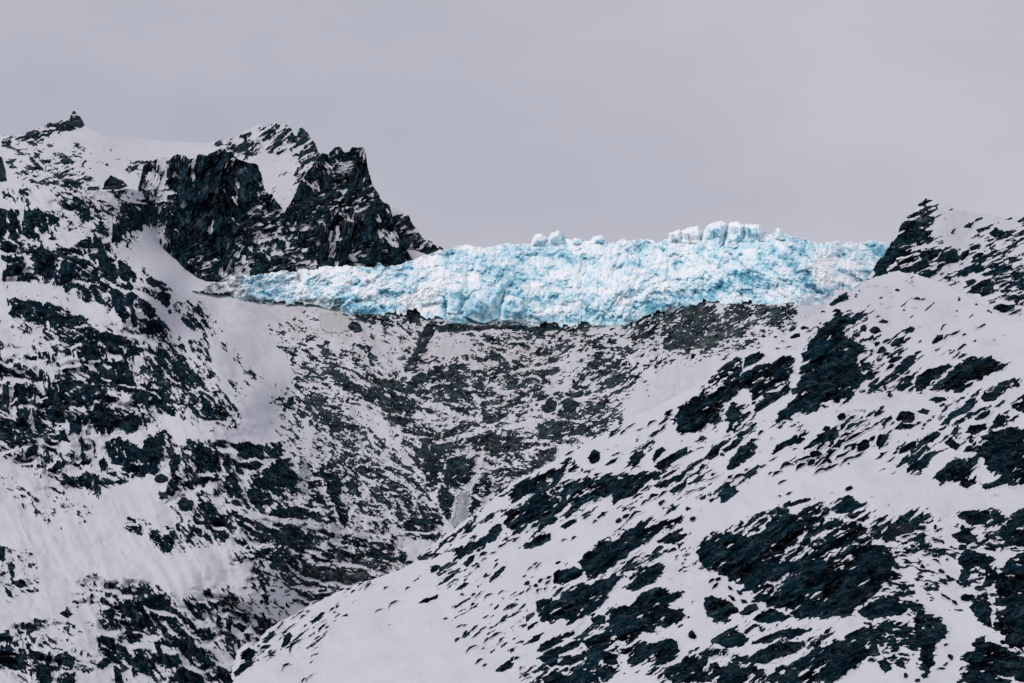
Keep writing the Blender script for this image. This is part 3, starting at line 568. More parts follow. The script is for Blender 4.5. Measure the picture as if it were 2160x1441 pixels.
SU = Slope('rock_summit', leanbase(420, 2120, .55, 560, .05), [(1, -35, 26, 10)], lambda X, Y: blobs(X, Y, [(580, 285, 60, 26, 0, .72), (520, 290, 40, 16, -15, .5), (640, 290, 26, 34, 60, .85), (540, 318, 60, 22, 0, .62), (470, 298, 30, 10, 0, .55), (655, 315, 34, 26, 60, .7), (600, 330, 50, 24, -40, .35), (640, 360, 60, 40, -40, .58), (600, 390, 30, 40, -50, .66), (570, 350, 26, 24, 0, .1), (690, 350, 40, 60, 0, .6)], 405, .35) * .72 * (1 - .95 * blobs(X, Y, [(588, 375, 34, 44, -40, 1), (560, 345, 34, 24, 0, 1), (600, 420, 22, 30, 30, 1), (610, 345, 16, 30, 40, .8)], 411, .2)), 47, .55, 3.0, .12, None, M_FAR, None, .5)
o = SU.build(np.arange(425, 760, 1.7), np.arange(470, 200, -1.7), chain([(420, 330), (440, 303), (470, 297), (500, 287), (520, 273), (545, 263), (560, 268), (575, 259), (590, 263), (600, 259), (615, 271), (625, 290), (632, 268), (640, 266), (655, 290), (665, 300), (672, 320), (700, 350), (760, 420)], 2.6, 45, 13), 40, (1.3, 0), None)
tag(o, 'jagged snow-dusted summit with small spires, highest rocks behind the two black crags', 'rock summit')
SP_ = Slope('rock_spur', leanbase(540, 2000, .35, 860), [(1, -30, 22, 9)], lambda X, Y: blobs(X, Y, [(850, 470, 30, 24, 0, .8), (880, 510, 40, 20, 30, .72), (905, 520, 40, 16, 20, .6), (840, 520, 50, 50, 0, .8), (850, 447, 30, 6, 0, -.9)], 406, .3), 53, .55, 2.0, .15, None, M_FAR, None, .5)
o = SP_.build(np.arange(790, 990, 1.7), np.arange(620, 400, -1.7), chain([(780, 420), (815, 440), (830, 440), (848, 443), (862, 452), (870, 470), (880, 480), (885, 495), (900, 507), (915, 514), (926, 522), (960, 545), (990, 575)], 3.0, 55, 12), 40, (1.3, 0), None)
tag(o, 'snow-capped dark spur stepping down behind the squared black crag to the ice', 'rock spur')
def CR_SPEC(X, Y):
    w = ss(-.35, .35, fbm(X / 55, Y / 70, 58, 3)); v = ss(.1, .6, fbm(X / 60 + 4, Y / 60, 63, 3))
    return [(w * (1 - v) + 1e-3, 58, 34, 15), ((1 - w) * (1 - v) + 1e-3, 108, 40, 17), (v + 1e-3, -18, 22, 10)]
def cr_d(X, Y):
    d = 0.88 + 0 * X
    lo = blobs(X, Y, [(330, 420, 34, 70, 80, .45), (320, 500, 40, 50, 60, .35), (500, 540, 60, 40, 50, .22), (590, 480, 60, 70, 50, .30), (340, 350, 40, 14, 0, .3), (560, 400, 30, 40, 60, .3), (640, 540, 40, 40, 40, .2), (430, 560, 60, 12, 20, .3), (450, 410, 60, 90, 80, -.0)], 407, .35)
    hi = blobs(X, Y, [(440, 470, 70, 90, 0, .12), (460, 350, 40, 40, 0, .08), (400, 430, 40, 90, 0, .1)], 408, .3)
    return np.clip(d - lo + hi, 0.05, .97)
CR = Slope('black_crag', leanbase(585, 1900, .16, 450, .03, 592), CR_SPEC, cr_d, 59, .95, 5.0, .03, None, M_FAR, None, .75)
o = CR.build(np.arange(270, 700, 1.6), np.arange(680, 250, -1.6), chain([(250, 480), (285, 420), (297, 372), (303, 345), (330, 332), (350, 337), (370, 327), (385, 325), (400, 333), (422, 328), (440, 328), (455, 318), (468, 309), (480, 318), (490, 321), (505, 336), (530, 343), (544, 345), (552, 372), (558, 398), (575, 412), (588, 430), (604, 455), (622, 478), (640, 512), (665, 548), (700, 600)], 3.6, 57, 16), 34, (1.2, 0), None)
tag(o, 'broad black rock crag streaked with snow, standing at the head of the snow gully', 'rock crag')
TW = Slope('squared_crag', leanbase(580, 1925, .15, 720, .06, 588), CR_SPEC, lambda X, Y: np.clip(.88 - blobs(X, Y, [(720, 350, 40, 20, -30, .25), (660, 480, 40, 40, 45, .25), (830, 500, 40, 40, 60, .1), (720, 560, 60, 20, 0, .15), (760, 430, 40, 60, 60, .12)], 409, .35) + blobs(X, Y, [(690, 440, 50, 60, 0, .1), (810, 500, 60, 60, 45, .12)], 410), .05, .96), 67, .95, 5.0, .10, None, M_FAR, None, .8)
o = TW.build(np.arange(570, 900, 1.6), np.arange(670, 260, -1.6), chain([(560, 560), (590, 470), (604, 440), (618, 418), (632, 388), (650, 358), (664, 343), (680, 326), (692, 327), (704, 314), (716, 311), (728, 321), (737, 323), (743, 313), (752, 314), (762, 312), (770, 312), (773, 330), (776, 352), (786, 392), (806, 422), (822, 432), (828, 455), (840, 490), (855, 520), (872, 548), (895, 590)], 2.6, 61, 16), 34, (1.2, 0), None)
tag(o, 'squared black crag with a flat notched top, falling to the near end of the glacier', 'rock crag')

# ------------------------------------------------------------------ glacier: broken ice front with its blocks
GL_TOP = chain([(405, 616), (415, 612), (440, 603), (460, 595), (480, 582), (500, 580), (540, 580), (600, 573), (640, 570), (690, 562), (740, 563), (790, 563), (800, 555), (812, 563), (840, 560), (870, 550), (890, 540), (930, 528), (985, 516), (1010, 522), (1040, 520), (1060, 513), (1090, 515), (1125, 513), (1150, 512), (1180, 506), (1195, 503), (1215, 508), (1240, 506), (1260, 500), (1290, 510), (1340, 505), (1400, 512), (1430, 508), (1480, 502), (1530, 500), (1580, 498), (1610, 497), (1630, 495), (1640, 484), (1650, 495), (1680, 500), (1700, 505), (1740, 515), (1760, 512), (1800, 508), (1830, 509), (1880, 512), (1960, 520)],
               lambda x: 1.2 + 3.2 * ss(1180, 1260, x) + 1.6 * ss(480, 520, x) * (1 - ss(700, 900, x)), 71, 15)
GL_BOT = chain([(405, 618), (450, 616), (500, 630), (520, 645), (560, 642), (620, 634), (670, 640), (700, 652), (740, 665), (780, 669), (830, 661), (880, 656), (900, 668), (960, 679), (1000, 681), (1050, 688), (1100, 686), (1150, 681), (1230, 685), (1290, 690), (1330, 681), (1370, 666), (1430, 651), (1480, 634), (1540, 642), (1600, 638), (1660, 643), (1700, 648), (1740, 645), (1800, 640), (1960, 640)], 6.0, 73, 26)
def gl_base(X, Y):
    b = np.interp(X, GB_X, GB_Y)
    v = (GLB(X) - Y)
    return b + v * 0.34 + np.maximum(v - 70, 0) * 0.35
GLB = chain([(405, 618), (500, 630), (700, 652), (960, 679), (1290, 690), (1480, 640), (1960, 640)])
GLX = np.arange(405, 1930, 1.8)
GB_X = np.arange(400, 1970, 10.0)
_q = GLB(GB_X); _y = MS.base(GB_X[None], _q[None])[0] + MS.low(GB_X[None], _q[None])[0]
GB_Y = np.convolve(np.pad(_y, 3, 'edge'), np.ones(7) / 7, 'valid') - 3.0
def gl_noise(X, Y):
    wx = .26 * fbm(X / 34, Y / 34, 801, 4); wy = .26 * fbm(X / 34 + 5, Y / 34, 802, 4)
    c1 = facet(X / 46 + wx, Y / 40 + wy, 81)[2]; c2 = facet(X / 17 + wx, Y / 20 + wy, 82)[2]
    k1 = spires((X + .25 * Y) / 52 + wx, Y / 46 + wy, 81); k2 = spires((X - .15 * Y) / 21 + 1.3 * wx, Y / 23 + 1.3 * wy, 82); k3 = spires(X / 9.5 + 1.5 * wx, Y / 10 + 1.5 * wy, 83); k4 = spires(X / 4.8, Y / 5.2, 84)
    dg = np.where(X < 1150, .8, -.8) * ss(0, 250, np.abs(X - 1150)); rd = 1 - np.abs(fbm(X / 44 + dg * Y / 44 + wx, Y / 42 + wy, 85, 6, .6)) * 1.7; r2 = 1 - np.abs(fbm(X / 13 - .5 * Y / 13, Y / 11 + wy, 86, 4, .6)) * 1.7
    H = 6.5 * k1 + 3.4 * k2 + 1.9 * k3 + .9 * k4 + 4.6 * rd + 1.0 * r2
    return H, .34 * ss(-.05, -.45, k2) * 0 + .30 * (1 - ss(-.55, -.1, k2)) + .18 * (1 - ss(-.5, -.1, k3)), c1, c2
def upface(Yd, GY):
    """how much a patch of ice lies back (snow stays on it) against standing steep"""
    t = np.gradient(Yd, axis=0) / np.minimum(np.gradient(GY, axis=0), -.05) * -1 / .31
    t = np.clip(t, -4, 6); t[1:-1] = (t[:-2] + 2 * t[1:-1] + t[2:]) / 4; t[:, 1:-1] = (t[:, :-2] + 2 * t[:, 1:-1] + t[:, 2:]) / 4
    return np.tanh((t - 1.1) / 2.2)
BLUE = [(980, 640, 60, 50, 0, .55), (1060, 640, 60, 40, 0, .50), (780, 655, 60, 16, 0, .8), (740, 640, 40, 20, 20, .5), (560, 610, 60, 26, 10, .35), (600, 612, 20, 10, 0, .5), (1180, 540, 60, 22, 10, .35), (1240, 560, 50, 24, 0, .42), (1270, 660, 90, 30, 0, .62), (1380, 640, 70, 20, -15, .55), (1350, 560, 60, 40, 0, .2), (1460, 580, 60, 50, 40, .3), (1560, 560, 80, 40, 30, .42), (1620, 590, 70, 40, 30, .45), (1690, 560, 50, 40, 50, .4), (1710, 600, 40, 40, 0, .5), (1790, 530, 50, 22, 0, .55), (1840, 525, 30, 20, 0, .5), (1500, 610, 80, 30, 0, .3), (1740, 620, 40, 30, -30, .35), (1610, 520, 60, 26, 30, .3), (930, 545, 60, 20, -10, .3), (870, 600, 80, 30, -10, .25), (700, 590, 70, 20, 0, .2), (1100, 590, 50, 40, 0, .2)]
WHITE = [(540, 595, 90, 26, 0, .35), (450, 604, 50, 12, 0, .5), (900, 540, 60, 12, -12, .6), (1010, 528, 40, 12, 0, .6), (1120, 560, 50, 20, 0, .4), (1180, 600, 90, 40, 0, .35), (1540, 530, 60, 14, 0, .5), (1770, 575, 70, 26, 10, .55), (1690, 640, 60, 20, 0, .5), (880, 640, 60, 26, 0, .3), (980, 575, 60, 20, -20, .4), (690, 566, 60, 8, 0, .6), (1600, 620, 80, 20, 0, .3), (1300, 600, 70, 40, 0, .3)]
GDIRT = [(470, 606, 60, 20, 10, .9), (500, 620, 50, 16, 25, .9), (560, 640, 60, 10, 0, .8), (660, 636, 60, 9, 0, .8), (720, 655, 40, 9, 15, .9), (800, 668, 60, 7, 0, .9), (1090, 684, 120, 8, 0, .9), (960, 678, 80, 6, 0, .6), (1400, 660, 60, 7, -20, .8), (1340, 680, 40, 8, 0, .6), (1300, 690, 90, 8, 0, .5), (490, 590, 36, 12, 0, .6)]
def gl_attr(X, Y, H, up, c1, c2, Bv):
    blue = 0.52 - 0.26 * up + 0.10 * c1 + 0.10 * c2 + .30 * fbm((X + .5 * Y) / 85, Y / 50, 88, 5) + .30 * fbm((X + .55 * Y) / 26, (Y - .3 * X) / 12, 89, 5, .6)
    blue = blue + 0.50 * blobs(X, Y, BLUE, 91, .4) - 0.6 * blobs(X, Y, WHITE, 92, .4) - .08
    dirt = np.clip(blobs(X, Y, GDIRT, 93, .35) * 1.3, 0, 1)
    return {'blue': blue, 'dirt': dirt}
glacier = bpy.data.objects.new('glacier', None); COL.objects.link(glacier)
glacier.location = world(np.array(1150.0), np.array(690.0), np.array(1842.0)).tolist()
tag(glacier, 'long broken tongue of pale blue glacier ice hanging across the rock headwall', 'glacier')
tp, bt = GL_TOP(GLX), GL_BOT(GLX)
hgt_ = np.maximum(bt - tp, 3.0)
nr = 116
vv = np.r_[[-.10, -.06, -.03], np.linspace(0, 1, nr)]
GX = np.repeat(GLX[None], len(vv) + 14, 0)
GY = np.r_[bt[None] - np.clip(vv, 0, 1)[:, None] * hgt_[None] - np.minimum(vv, 0)[:, None] * 60, np.repeat(tp[None], 14, 0)]
H_, up_, c1_, c2_ = gl_noise(GX, GY)
edge_ = ss(0, 26, bt[None] - GY)
Yg = gl_base(GX, GY) - H_ * (0.2 + .8 * edge_) * np.minimum(1, hgt_ / 60)[None] - 1.0 * ss(0, .12, (bt[None] - GY) / 120)
Yg[:3] += np.array([46, 26, 10])[:, None]
bk = np.arange(1, 15)[:, None]
Yg[-14:] += bk * 9.0
Vg = world(GX, GY, Yg); Vg[-14:, :, 2] -= (bk * 0.9 - 1.5 * np.sin(bk / 14 * 3)) * 1.0
crk = up_; up_ = upface(Yg, GY); at = gl_attr(GX, GY, H_, up_, c1_, c2_, None); at['blue'] = at['blue'] + crk
at['blue'][-14:] = 0
def local(ob, par):
    ob.parent = par; ob.matrix_parent_inverse = par.matrix_basis.inverted()
    return ob
o = new_mesh('ice_face', Vg.reshape(-1, 3), quads(*GX.shape), M_ICE, at, None, False); local(o, glacier)
def serac(poly, lift, blue, seed, dirt=0.0):
    """a leaning ice block standing out of the front: flat snow cap, broken bluish sides with painted side light"""
    p = np.array(poly, float); x0, y0 = p.min(0); x1, y1 = p.max(0); st = 1.3 if (x1 - x0) < 60 else 1.8
    gx = np.arange(x0 - 6, x1 + 6, st); gy = np.arange(y1 + 6, y0 - 6, -st)
    X, Y = np.meshgrid(gx, gy)
    wx = 1.2 * fbm(X / 12, Y / 12, seed, 3); wy = 1.2 * fbm(X / 12 + 4, Y / 12, seed + 1, 3)
    d = sdist(p, X + wx, Y + wy)
    size = math.sqrt((x1 - x0) * (y1 - y0)); mpp = 0.31
    H, up, c1, c2 = gl_noise(X, Y)
    rg = np.random.default_rng(seed); a = rg.uniform(-.5, .25)
    pl = (X - (x0 + x1) / 2) * a + (Y - (y0 + y1) / 2) * rg.uniform(-.05, .35)
    h1, g1, v1, e1 = facet(X / (size * .55), Y / (size * .7), seed + 4)
    prof = np.clip(d / (0.15 * size + 1.5), 0, 1)
    prof = prof * np.clip((y1 - Y) / (.45 * (y1 - y0)), 0, 1)
    L = lift * size * mpp * prof + mpp * pl * 0.8 * prof + (0.30 * size * mpp * h1 + (.12 if lift > .3 else .5) * H) * prof + np.minimum(d, 0) * 3.0
    Yb = gl_base(X, np.maximum(Y, GL_TOP(X) - 0)) - 4.5 - 3.5 * prof - 0.4 * L - .6 * L * ss(-5, 0, d)
    crk = up; up = upface(Yb, Y)
    side = 1 - ss(0, .22 * size, d)
    bl = blue + .30 * side * (X - (x0 + x1) / 2) / (x1 - x0) * 2 - 0.45 * ss(.28, .0, (Y - y0) / (y1 - y0)) * 1.0 + .2 * h1 - .16 * up + .22 * fbm(X / 7, Y / 16, seed + 9, 4)  # left edge paler, right edge bluer: side light and shade painted in
    if not len(quads(*X.shape, d > -4)): return
    o = new_mesh('serac', world(X, Y, Yb).reshape(-1, 3), quads(*X.shape, d > -3.2), M_ICE, {'blue': bl + .8 * crk, 'dirt': 0 * X + dirt}, None, False)
    local(o, glacier); return o
def ss_(a, b, x): return ss(a, b, x)
BIG = [([(1480, 512), (1484, 495), (1493, 478), (1507, 472), (1520, 468), (1531, 473), (1531, 488), (1529, 505), (1518, 524), (1493, 527)], .5, .42),
       ([(1530, 508), (1534, 485), (1539, 473), (1556, 470), (1569, 478), (1570, 502), (1551, 515), (1530, 520)], .45, .38),
       ([(1571, 506), (1571, 480), (1574, 474), (1600, 476), (1612, 490), (1612, 508)], .4, .40),
       ([(1412, 512), (1413, 492), (1433, 487), (1440, 512)], .4, .35), ([(1437, 510), (1438, 488), (1452, 483), (1471, 478), (1479, 490), (1477, 512)], .4, .12),
       ([(1123, 516), (1127, 501), (1133, 497), (1142, 496), (1151, 504), (1150, 518)], .5, .15), ([(1155, 518), (1158, 503), (1163, 494), (1178, 489), (1190, 500), (1195, 518)], .5, .35),
       ([(1634, 502), (1638, 486), (1642, 482), (1650, 496), (1654, 506)], .4, .3), ([(1206, 516), (1211, 505), (1226, 506), (1230, 517)], .4, .5), ([(1247, 515), (1252, 502), (1268, 499), (1276, 512)], .4, .45),
       ([(977, 668), (985, 636), (995, 617), (1026, 606), (1051, 606), (1066, 585), (1078, 571), (1087, 588), (1064, 610), (1054, 645), (1051, 672), (1019, 682)], .30, .72),
       ([(947, 605), (962, 599), (977, 600), (978, 640), (963, 662), (944, 659)], .35, .62), ([(1057, 650), (1066, 630), (1076, 624), (1104, 630), (1108, 658), (1086, 674), (1058, 676)], .35, .68),
       ([(738, 662), (752, 650), (787, 645), (802, 652), (782, 666), (752, 668)], .4, .85), ([(1108, 655), (1118, 636), (1140, 640), (1146, 668), (1122, 678)], .3, .55), ([(1255, 690), (1262, 655), (1290, 648), (1318, 660), (1310, 690), (1280, 694)], .3, .68),
       ([(1150, 665), (1160, 640), (1190, 645), (1196, 676), (1168, 680)], .3, .4), ([(1385, 655), (1395, 634), (1430, 628), (1440, 646), (1405, 660)], .3, .6), ([(900, 665), (910, 640), (934, 640), (938, 668)], .3, .35),
       ([(1770, 545), (1776, 520), (1800, 515), (1812, 535), (1800, 550)], .35, .75), ([(1822, 540), (1828, 518), (1846, 516), (1852, 534)], .35, .8), ([(1690, 640), (1700, 605), (1722, 600), (1730, 630), (1712, 648)], .3, .4),
       ([(1735, 630), (1740, 606), (1764, 600), (1772, 618), (1752, 634)], .3, .45), ([(1190, 590), (1200, 560), (1232, 556), (1240, 580), (1215, 596)], .25, .45), ([(640, 600), (648, 582), (676, 580), (682, 600)], .25, .3)]
for k, (p, l, b_) in enumerate(BIG[:13]): serac(p, l * (1 if k < 10 else .30), b_ * (1 if k < 10 else .95), 900 + 13 * k)

# ------------------------------------------------------------------ rock outcrops, each its own object
def P(s): return [tuple(float(v) for v in q.split(',')) for q in s.split()]
def crop(sl, pts, label, snow=.05, name='rock_outcrop', cat='rock outcrop', group=None, **k):
    crop.n += 1
    o = sl.outcrop(P(pts) if isinstance(pts, str) else pts, name, snow=snow, seed=3000 + 17 * crop.n, **k)
    if o: tag(o, label, cat, group, 'thing')
    return o
crop.n = 0
NEAR = [  # slope on the near side
 ("1755,668 1785,667 1804,675 1775,690 1785,710 1810,722 1831,733 1822,746 1812,765 1822,790 1819,825 1790,840 1762,853 1745,850 1725,862 1700,872 1690,868 1660,886 1633,893 1642,870 1670,845 1680,815 1690,790 1688,765 1692,745 1715,715 1732,692", "great black buttress with pale cracks, tallest cliff on the snow slope below the shoulder", .07),
 ("1681,752 1675,775 1665,800 1662,822 1648,838 1625,850 1606,845 1612,815 1620,790 1620,768 1650,752", "narrow black rock rib pressed against the side of the great buttress", .10),
 ("1426,900 1425,882 1440,850 1470,833 1500,800 1530,770 1555,747 1567,752 1565,780 1560,812 1550,832 1528,855 1510,880 1478,912 1458,908 1440,912", "smooth leaning black slab with a rounded nose at the edge over the icefall runout", .05),
 ("1569,754 1600,744 1613,750 1592,765 1573,776", "small dark wedge touching the tip of the smooth leaning slab", .04),
 ("1556,790 1585,776 1620,760 1632,775 1622,818 1600,836 1588,842 1580,822 1560,822", "blocky black rock between the smooth leaning slab and the narrow rib", .10),
 ("1592,852 1622,834 1626,850 1600,866 1590,866", "small dark block beneath the blocky rock beside the leaning slab", .1),
 ("1528,872 1545,846 1556,850 1548,872 1536,880", "short dark fin just under the blocky rock", .1),
 ("1530,912 1543,884 1553,880 1547,902 1536,914", "upright black sliver under the foot of the leaning slab", .05),
 ("1486,966 1498,945 1512,937 1521,940 1513,960 1498,970", "rounded black rock with a thin tail pointing uphill, on open snow below the leaning slab", .03),
 ("1522,950 1548,930 1567,924 1552,943 1530,954", "thin black streak of rock running uphill from the rounded rock", .05),
 ("1530,988 1540,965 1562,944 1590,932 1607,950 1575,970 1560,984 1545,992", "fan-shaped black rock at the edge of the broad open snowfield", .08),
 ("1380,986 1400,970 1430,950 1450,944 1447,956 1412,980 1392,990", "straight black blade of rock lying across the snow below the leaning slab", .03),
 ("1376,968 1384,950 1398,940 1404,950 1392,962 1380,976", "ragged dark rock just above the straight black blade", .08),
 ("1323,966 1340,952 1354,952 1344,966 1332,972", "small crooked dark rock above the cliff band over the gorge", .1),
 ("1330,983 1346,964 1352,962 1348,978 1336,988", "narrow dark rock beside the small crooked one above the cliff band", .1),
 ("1272,982 1290,970 1306,964 1296,978 1280,986", "slim dark slab on the snow above the notched cliff", .05),
 ("1236,966 1254,950 1268,955 1264,974 1248,978", "black cube-like rock at the upper rim of the gorge side cliff", .05),
 ("1083,1030 1110,1012 1140,998 1172,984 1200,966 1194,990 1180,1010 1152,1020 1130,1036 1104,1052 1082,1060 1062,1060", "long black slab along the rim of the gorge, upper end of the cliff band", .08),
 ("1070,1075 1100,1060 1130,1042 1160,1046 1182,1050 1168,1078 1140,1096 1100,1108 1078,1120 1060,1100", "broken black rock in the cliff band beside the gorge, streaked by snow", .16),
 ("1203,1034 1215,1018 1242,1004 1262,1012 1286,1000 1302,1006 1292,1030 1275,1046 1250,1062 1228,1072 1202,1076 1196,1058", "deep black notched cliff in the middle of the gorge side band", .03),
 ("1291,1018 1330,1005 1368,996 1388,998 1360,1022 1330,1048 1312,1066 1294,1069", "grey-streaked black slab with a square corner beside the notched cliff", .06),
 ("1378,1026 1400,1012 1424,1004 1452,990 1444,1004 1410,1024 1390,1032", "flat dark slab in the row of slivers beyond the grey-streaked slab", .10),
 ("1408,1036 1430,1022 1448,1018 1440,1032 1418,1042", "short dark slab directly under the flat slab in the row of slivers", .1),
 ("1449,1022 1475,1004 1502,990 1480,1010 1456,1024", "thin dark ridge closing the row of slivers on the snow", .06),
 ("1300,1075 1320,1066 1352,1048 1362,1044 1340,1062 1316,1076", "dark strip of slab at the foot of the grey-streaked slab", .1),
 ("1180,1112 1200,1098 1222,1090 1210,1104 1192,1116", "small rock at the foot of the notched cliff", .1),
 ("1105,1156 1122,1134 1150,1122 1166,1122 1160,1138 1140,1150 1120,1158", "ragged black rock low on the cliff band beside the open snow", .10),
 ("896,1172 930,1146 962,1124 990,1100 1004,1092 990,1112 962,1134 928,1156 906,1172", "thin black rim of rock along the edge of the gorge below the frozen waterfall", .04),
 ("1024,1140 1032,1118 1046,1100 1060,1104 1056,1124 1044,1142 1032,1146", "two-lobed black rock on the snow beside the gorge rim", .1),
 ("976,1192 990,1176 1006,1168 1000,1184 984,1196", "black sliver with a forked tail on the open snow below the gorge rim", .1),
 ("1028,1228 1046,1208 1066,1196 1056,1212 1036,1230", "thin black feather of rock alone on the wide snow apron", .12),
 ("884,1272 905,1260 924,1253 922,1262 902,1270", "lone black ledge in the middle of the smooth snow apron", .04),
 ("495,1428 508,1380 524,1365 541,1372 532,1400 506,1428", "black cliff edge where the snow apron drops into the gorge at its lowest corner", .05),
 ("592,1362 600,1345 612,1334 618,1340 606,1360 598,1366", "black hook of rock near the low corner of the snow apron", .05),
 ("552,1355 566,1334 582,1324 578,1340 562,1356", "dark flake of rock on the rim beside the low corner of the apron", .2),
 ("1222,1176 1240,1160 1275,1142 1308,1130 1322,1116 1345,1107 1368,1106 1390,1094 1420,1090 1440,1086 1452,1083 1462,1090 1448,1100 1420,1108 1395,1125 1370,1140 1342,1160 1310,1186 1286,1202 1258,1216 1236,1220 1228,1198", "long tapering black slab crossing the lower snow, thick at one end", .04),
 ("1167,1212 1178,1204 1200,1198 1216,1197 1232,1205 1226,1217 1202,1230 1168,1236", "low black rock with a flat snowy lid beside the long tapering slab", .03),
 ("1128,1302 1150,1276 1168,1264 1182,1264 1220,1243 1270,1216 1302,1211 1305,1226 1282,1256 1270,1280 1242,1300 1196,1318 1188,1304 1158,1310", "wide black slab below the long tapering one, scratched with pale lines", .05),
 ("1310,1242 1330,1214 1360,1194 1388,1184 1405,1194 1392,1216 1374,1232 1350,1240 1322,1246", "rough black rock with frosted edge above the twin-faced cliff", .10),
 ("1380,1142 1412,1130 1450,1122 1442,1138 1412,1148", "flat dark rock above the snow chute", .10),
 ("1393,1162 1425,1152 1430,1160 1408,1168", "small flat dark rock, second one above the snow chute", .1),
 ("1280,1285 1292,1280 1318,1273 1340,1270 1344,1258 1382,1244 1436,1246 1432,1260 1410,1276 1446,1280 1452,1300 1430,1315 1390,1325 1372,1332 1350,1335 1338,1356 1312,1360 1292,1332 1281,1316", "twin-faced black cliff with a pale vertical stripe beside the snow chute", .04),
 ("1309,1371 1340,1361 1352,1352 1380,1356 1400,1352 1425,1352 1432,1366 1430,1384 1402,1400 1362,1412 1332,1400", "squat dark boulder directly below the twin-faced cliff", .10),
 ("1467,1168 1486,1136 1499,1120 1537,1120 1585,1131 1625,1108 1640,1092 1666,1088 1698,1066 1741,1061 1752,1085 1724,1110 1694,1130 1662,1160 1642,1190 1664,1218 1622,1250 1596,1266 1580,1249 1531,1217 1483,1200", "huge smooth slanting slab with a sharp corner, biggest black face on the lower slope", .025),
 ("1588,1262 1622,1232 1660,1216 1680,1190 1710,1182 1740,1178 1767,1166 1794,1146 1837,1141 1880,1157 1896,1184 1882,1211 1853,1249 1806,1284 1798,1301 1735,1306 1676,1297 1620,1278", "huge domed black bulge joined to the slanting slab, with white ledges across it", .03),
 ("1600,1264 1640,1192 1662,1160 1694,1130 1726,1108 1760,1098 1800,1100 1830,1108 1840,1142 1794,1150 1767,1168 1740,1182 1704,1192 1672,1210 1640,1240", "dark ledges laced with snow between the slanting slab and the domed bulge", .22),
 ("1806,1288 1848,1266 1888,1254 1913,1268 1912,1290 1880,1304 1838,1308", "rounded dark boulder tucked under the end of the domed bulge", .06),
 ("1745,1062 1765,1050 1795,1044 1802,1058 1828,1060 1822,1070 1785,1082 1755,1082", "ragged black rocks crowning the slanting slab, just below the open snowfield", .12),
 ("1640,1064 1690,1050 1728,1048 1700,1060 1660,1072", "thin dark lip of rock above the huge slanting slab", .1),
 ("1775,1120 1800,1102 1832,1106 1830,1118 1796,1132 1780,1132", "dark angular block on the domed bulge, beside the gully with twigs", .06),
 ("1484,1262 1500,1258 1530,1266 1556,1284 1562,1288 1542,1296 1538,1312 1510,1316 1496,1304 1487,1285", "black tooth-shaped boulder in the snow under the slanting slab", .03),
 ("1558,1292 1580,1278 1598,1274 1600,1286 1580,1296 1562,1298", "dark block strung along the snow ramp beneath the slanting slab", .08),
 ("1586,1306 1600,1294 1625,1284 1650,1290 1670,1300 1650,1314 1612,1316", "low rounded dark rock at the snow ramp under the domed bulge", .04),
 ("1505,1342 1530,1326 1545,1324 1562,1334 1578,1345 1566,1364 1530,1366 1512,1356", "ragged black rock alone in the snow bowl below the tooth-shaped boulder", .10),
 ("1583,1360 1600,1346 1640,1332 1690,1325 1706,1330 1690,1338 1650,1345 1612,1360", "long low black ledge with twigs along its snowy top", .03),
 ("1545,1392 1580,1378 1620,1364 1650,1355 1684,1354 1690,1368 1660,1384 1620,1396 1575,1400", "dark sloping slab below the long low ledge", .08),
 ("1600,1445 1640,1420 1684,1398 1724,1378 1790,1342 1816,1332 1828,1350 1832,1390 1796,1410 1760,1445", "broad black slab rising from the bottom edge, edged by thin snow lines", .04),
 ("1415,1445 1400,1425 1428,1398 1450,1380 1480,1388 1500,1400 1540,1408 1580,1404 1612,1410 1622,1445", "heap of dark rocks along the bottom edge beneath the squat boulder", .10),
 ("1924,1286 1940,1274 1962,1290 1990,1308 2006,1322 1996,1340 1974,1360 1968,1398 1952,1430 1940,1402 1932,1340", "tall black rock with a jagged snow step, standing in the middle of the wide gully", .06),
 ("2230,1150 2160,1165 2122,1188 2102,1220 2096,1280 2100,1330 2120,1360 2165,1384 2230,1380", "tall grey-black tower rising at the picture edge beside the wide gully", .03),
 ("2044,1282 2062,1254 2084,1246 2092,1290 2096,1322 2074,1322 2054,1292", "pointed black rock leaning on the tall tower", .03),
 ("2028,1386 2050,1368 2100,1360 2150,1375 2180,1390 2200,1445 2020,1445 2046,1402", "black block with a snowy lip in the lowest corner below the tall tower", .05),
 ("2050,1360 2060,1345 2078,1338 2078,1352 2095,1352 2090,1362 2060,1370", "small hooked rock on top of the black block in the lowest corner", .1),
 ("2018,1188 2030,1168 2042,1158 2072,1166 2088,1178 2086,1188 2062,1194 2042,1204 2022,1194", "smooth grey-faced rock on the snow above the pointed one", .02),
 ("2004,1128 2022,1122 2030,1104 2046,1120 2066,1138 2040,1150 2020,1142", "splintered dark rock with a pointed top at the rim of the wide gully", .06),
 ("2018,1092 2030,1080 2046,1076 2078,1074 2090,1080 2088,1096 2070,1106 2044,1110 2034,1100", "dark cap of rock with flat snow above it, topmost beside the wide gully", .03),
 ("2086,1124 2118,1106 2136,1084 2165,1068 2200,1066 2200,1150 2130,1152 2110,1130", "rough dark rocks at the picture edge above the tall tower", .12),
 ("2075,1186 2086,1170 2102,1180 2086,1192", "small dark knob touching the smooth grey-faced rock", .05),
 ("2076,1225 2094,1206 2104,1195 2102,1222 2088,1240 2070,1238", "dark leaning flake between the grey-faced rock and the tall tower", .06),
 ("1043,1416 1062,1398 1086,1380 1082,1400 1062,1418", "ragged black rock at the foot of the snow apron, near the bottom edge", .04),
 ("1104,1361 1124,1342 1146,1335 1138,1350 1116,1360", "small black wedge at the end of the two long bottom slabs", .04),
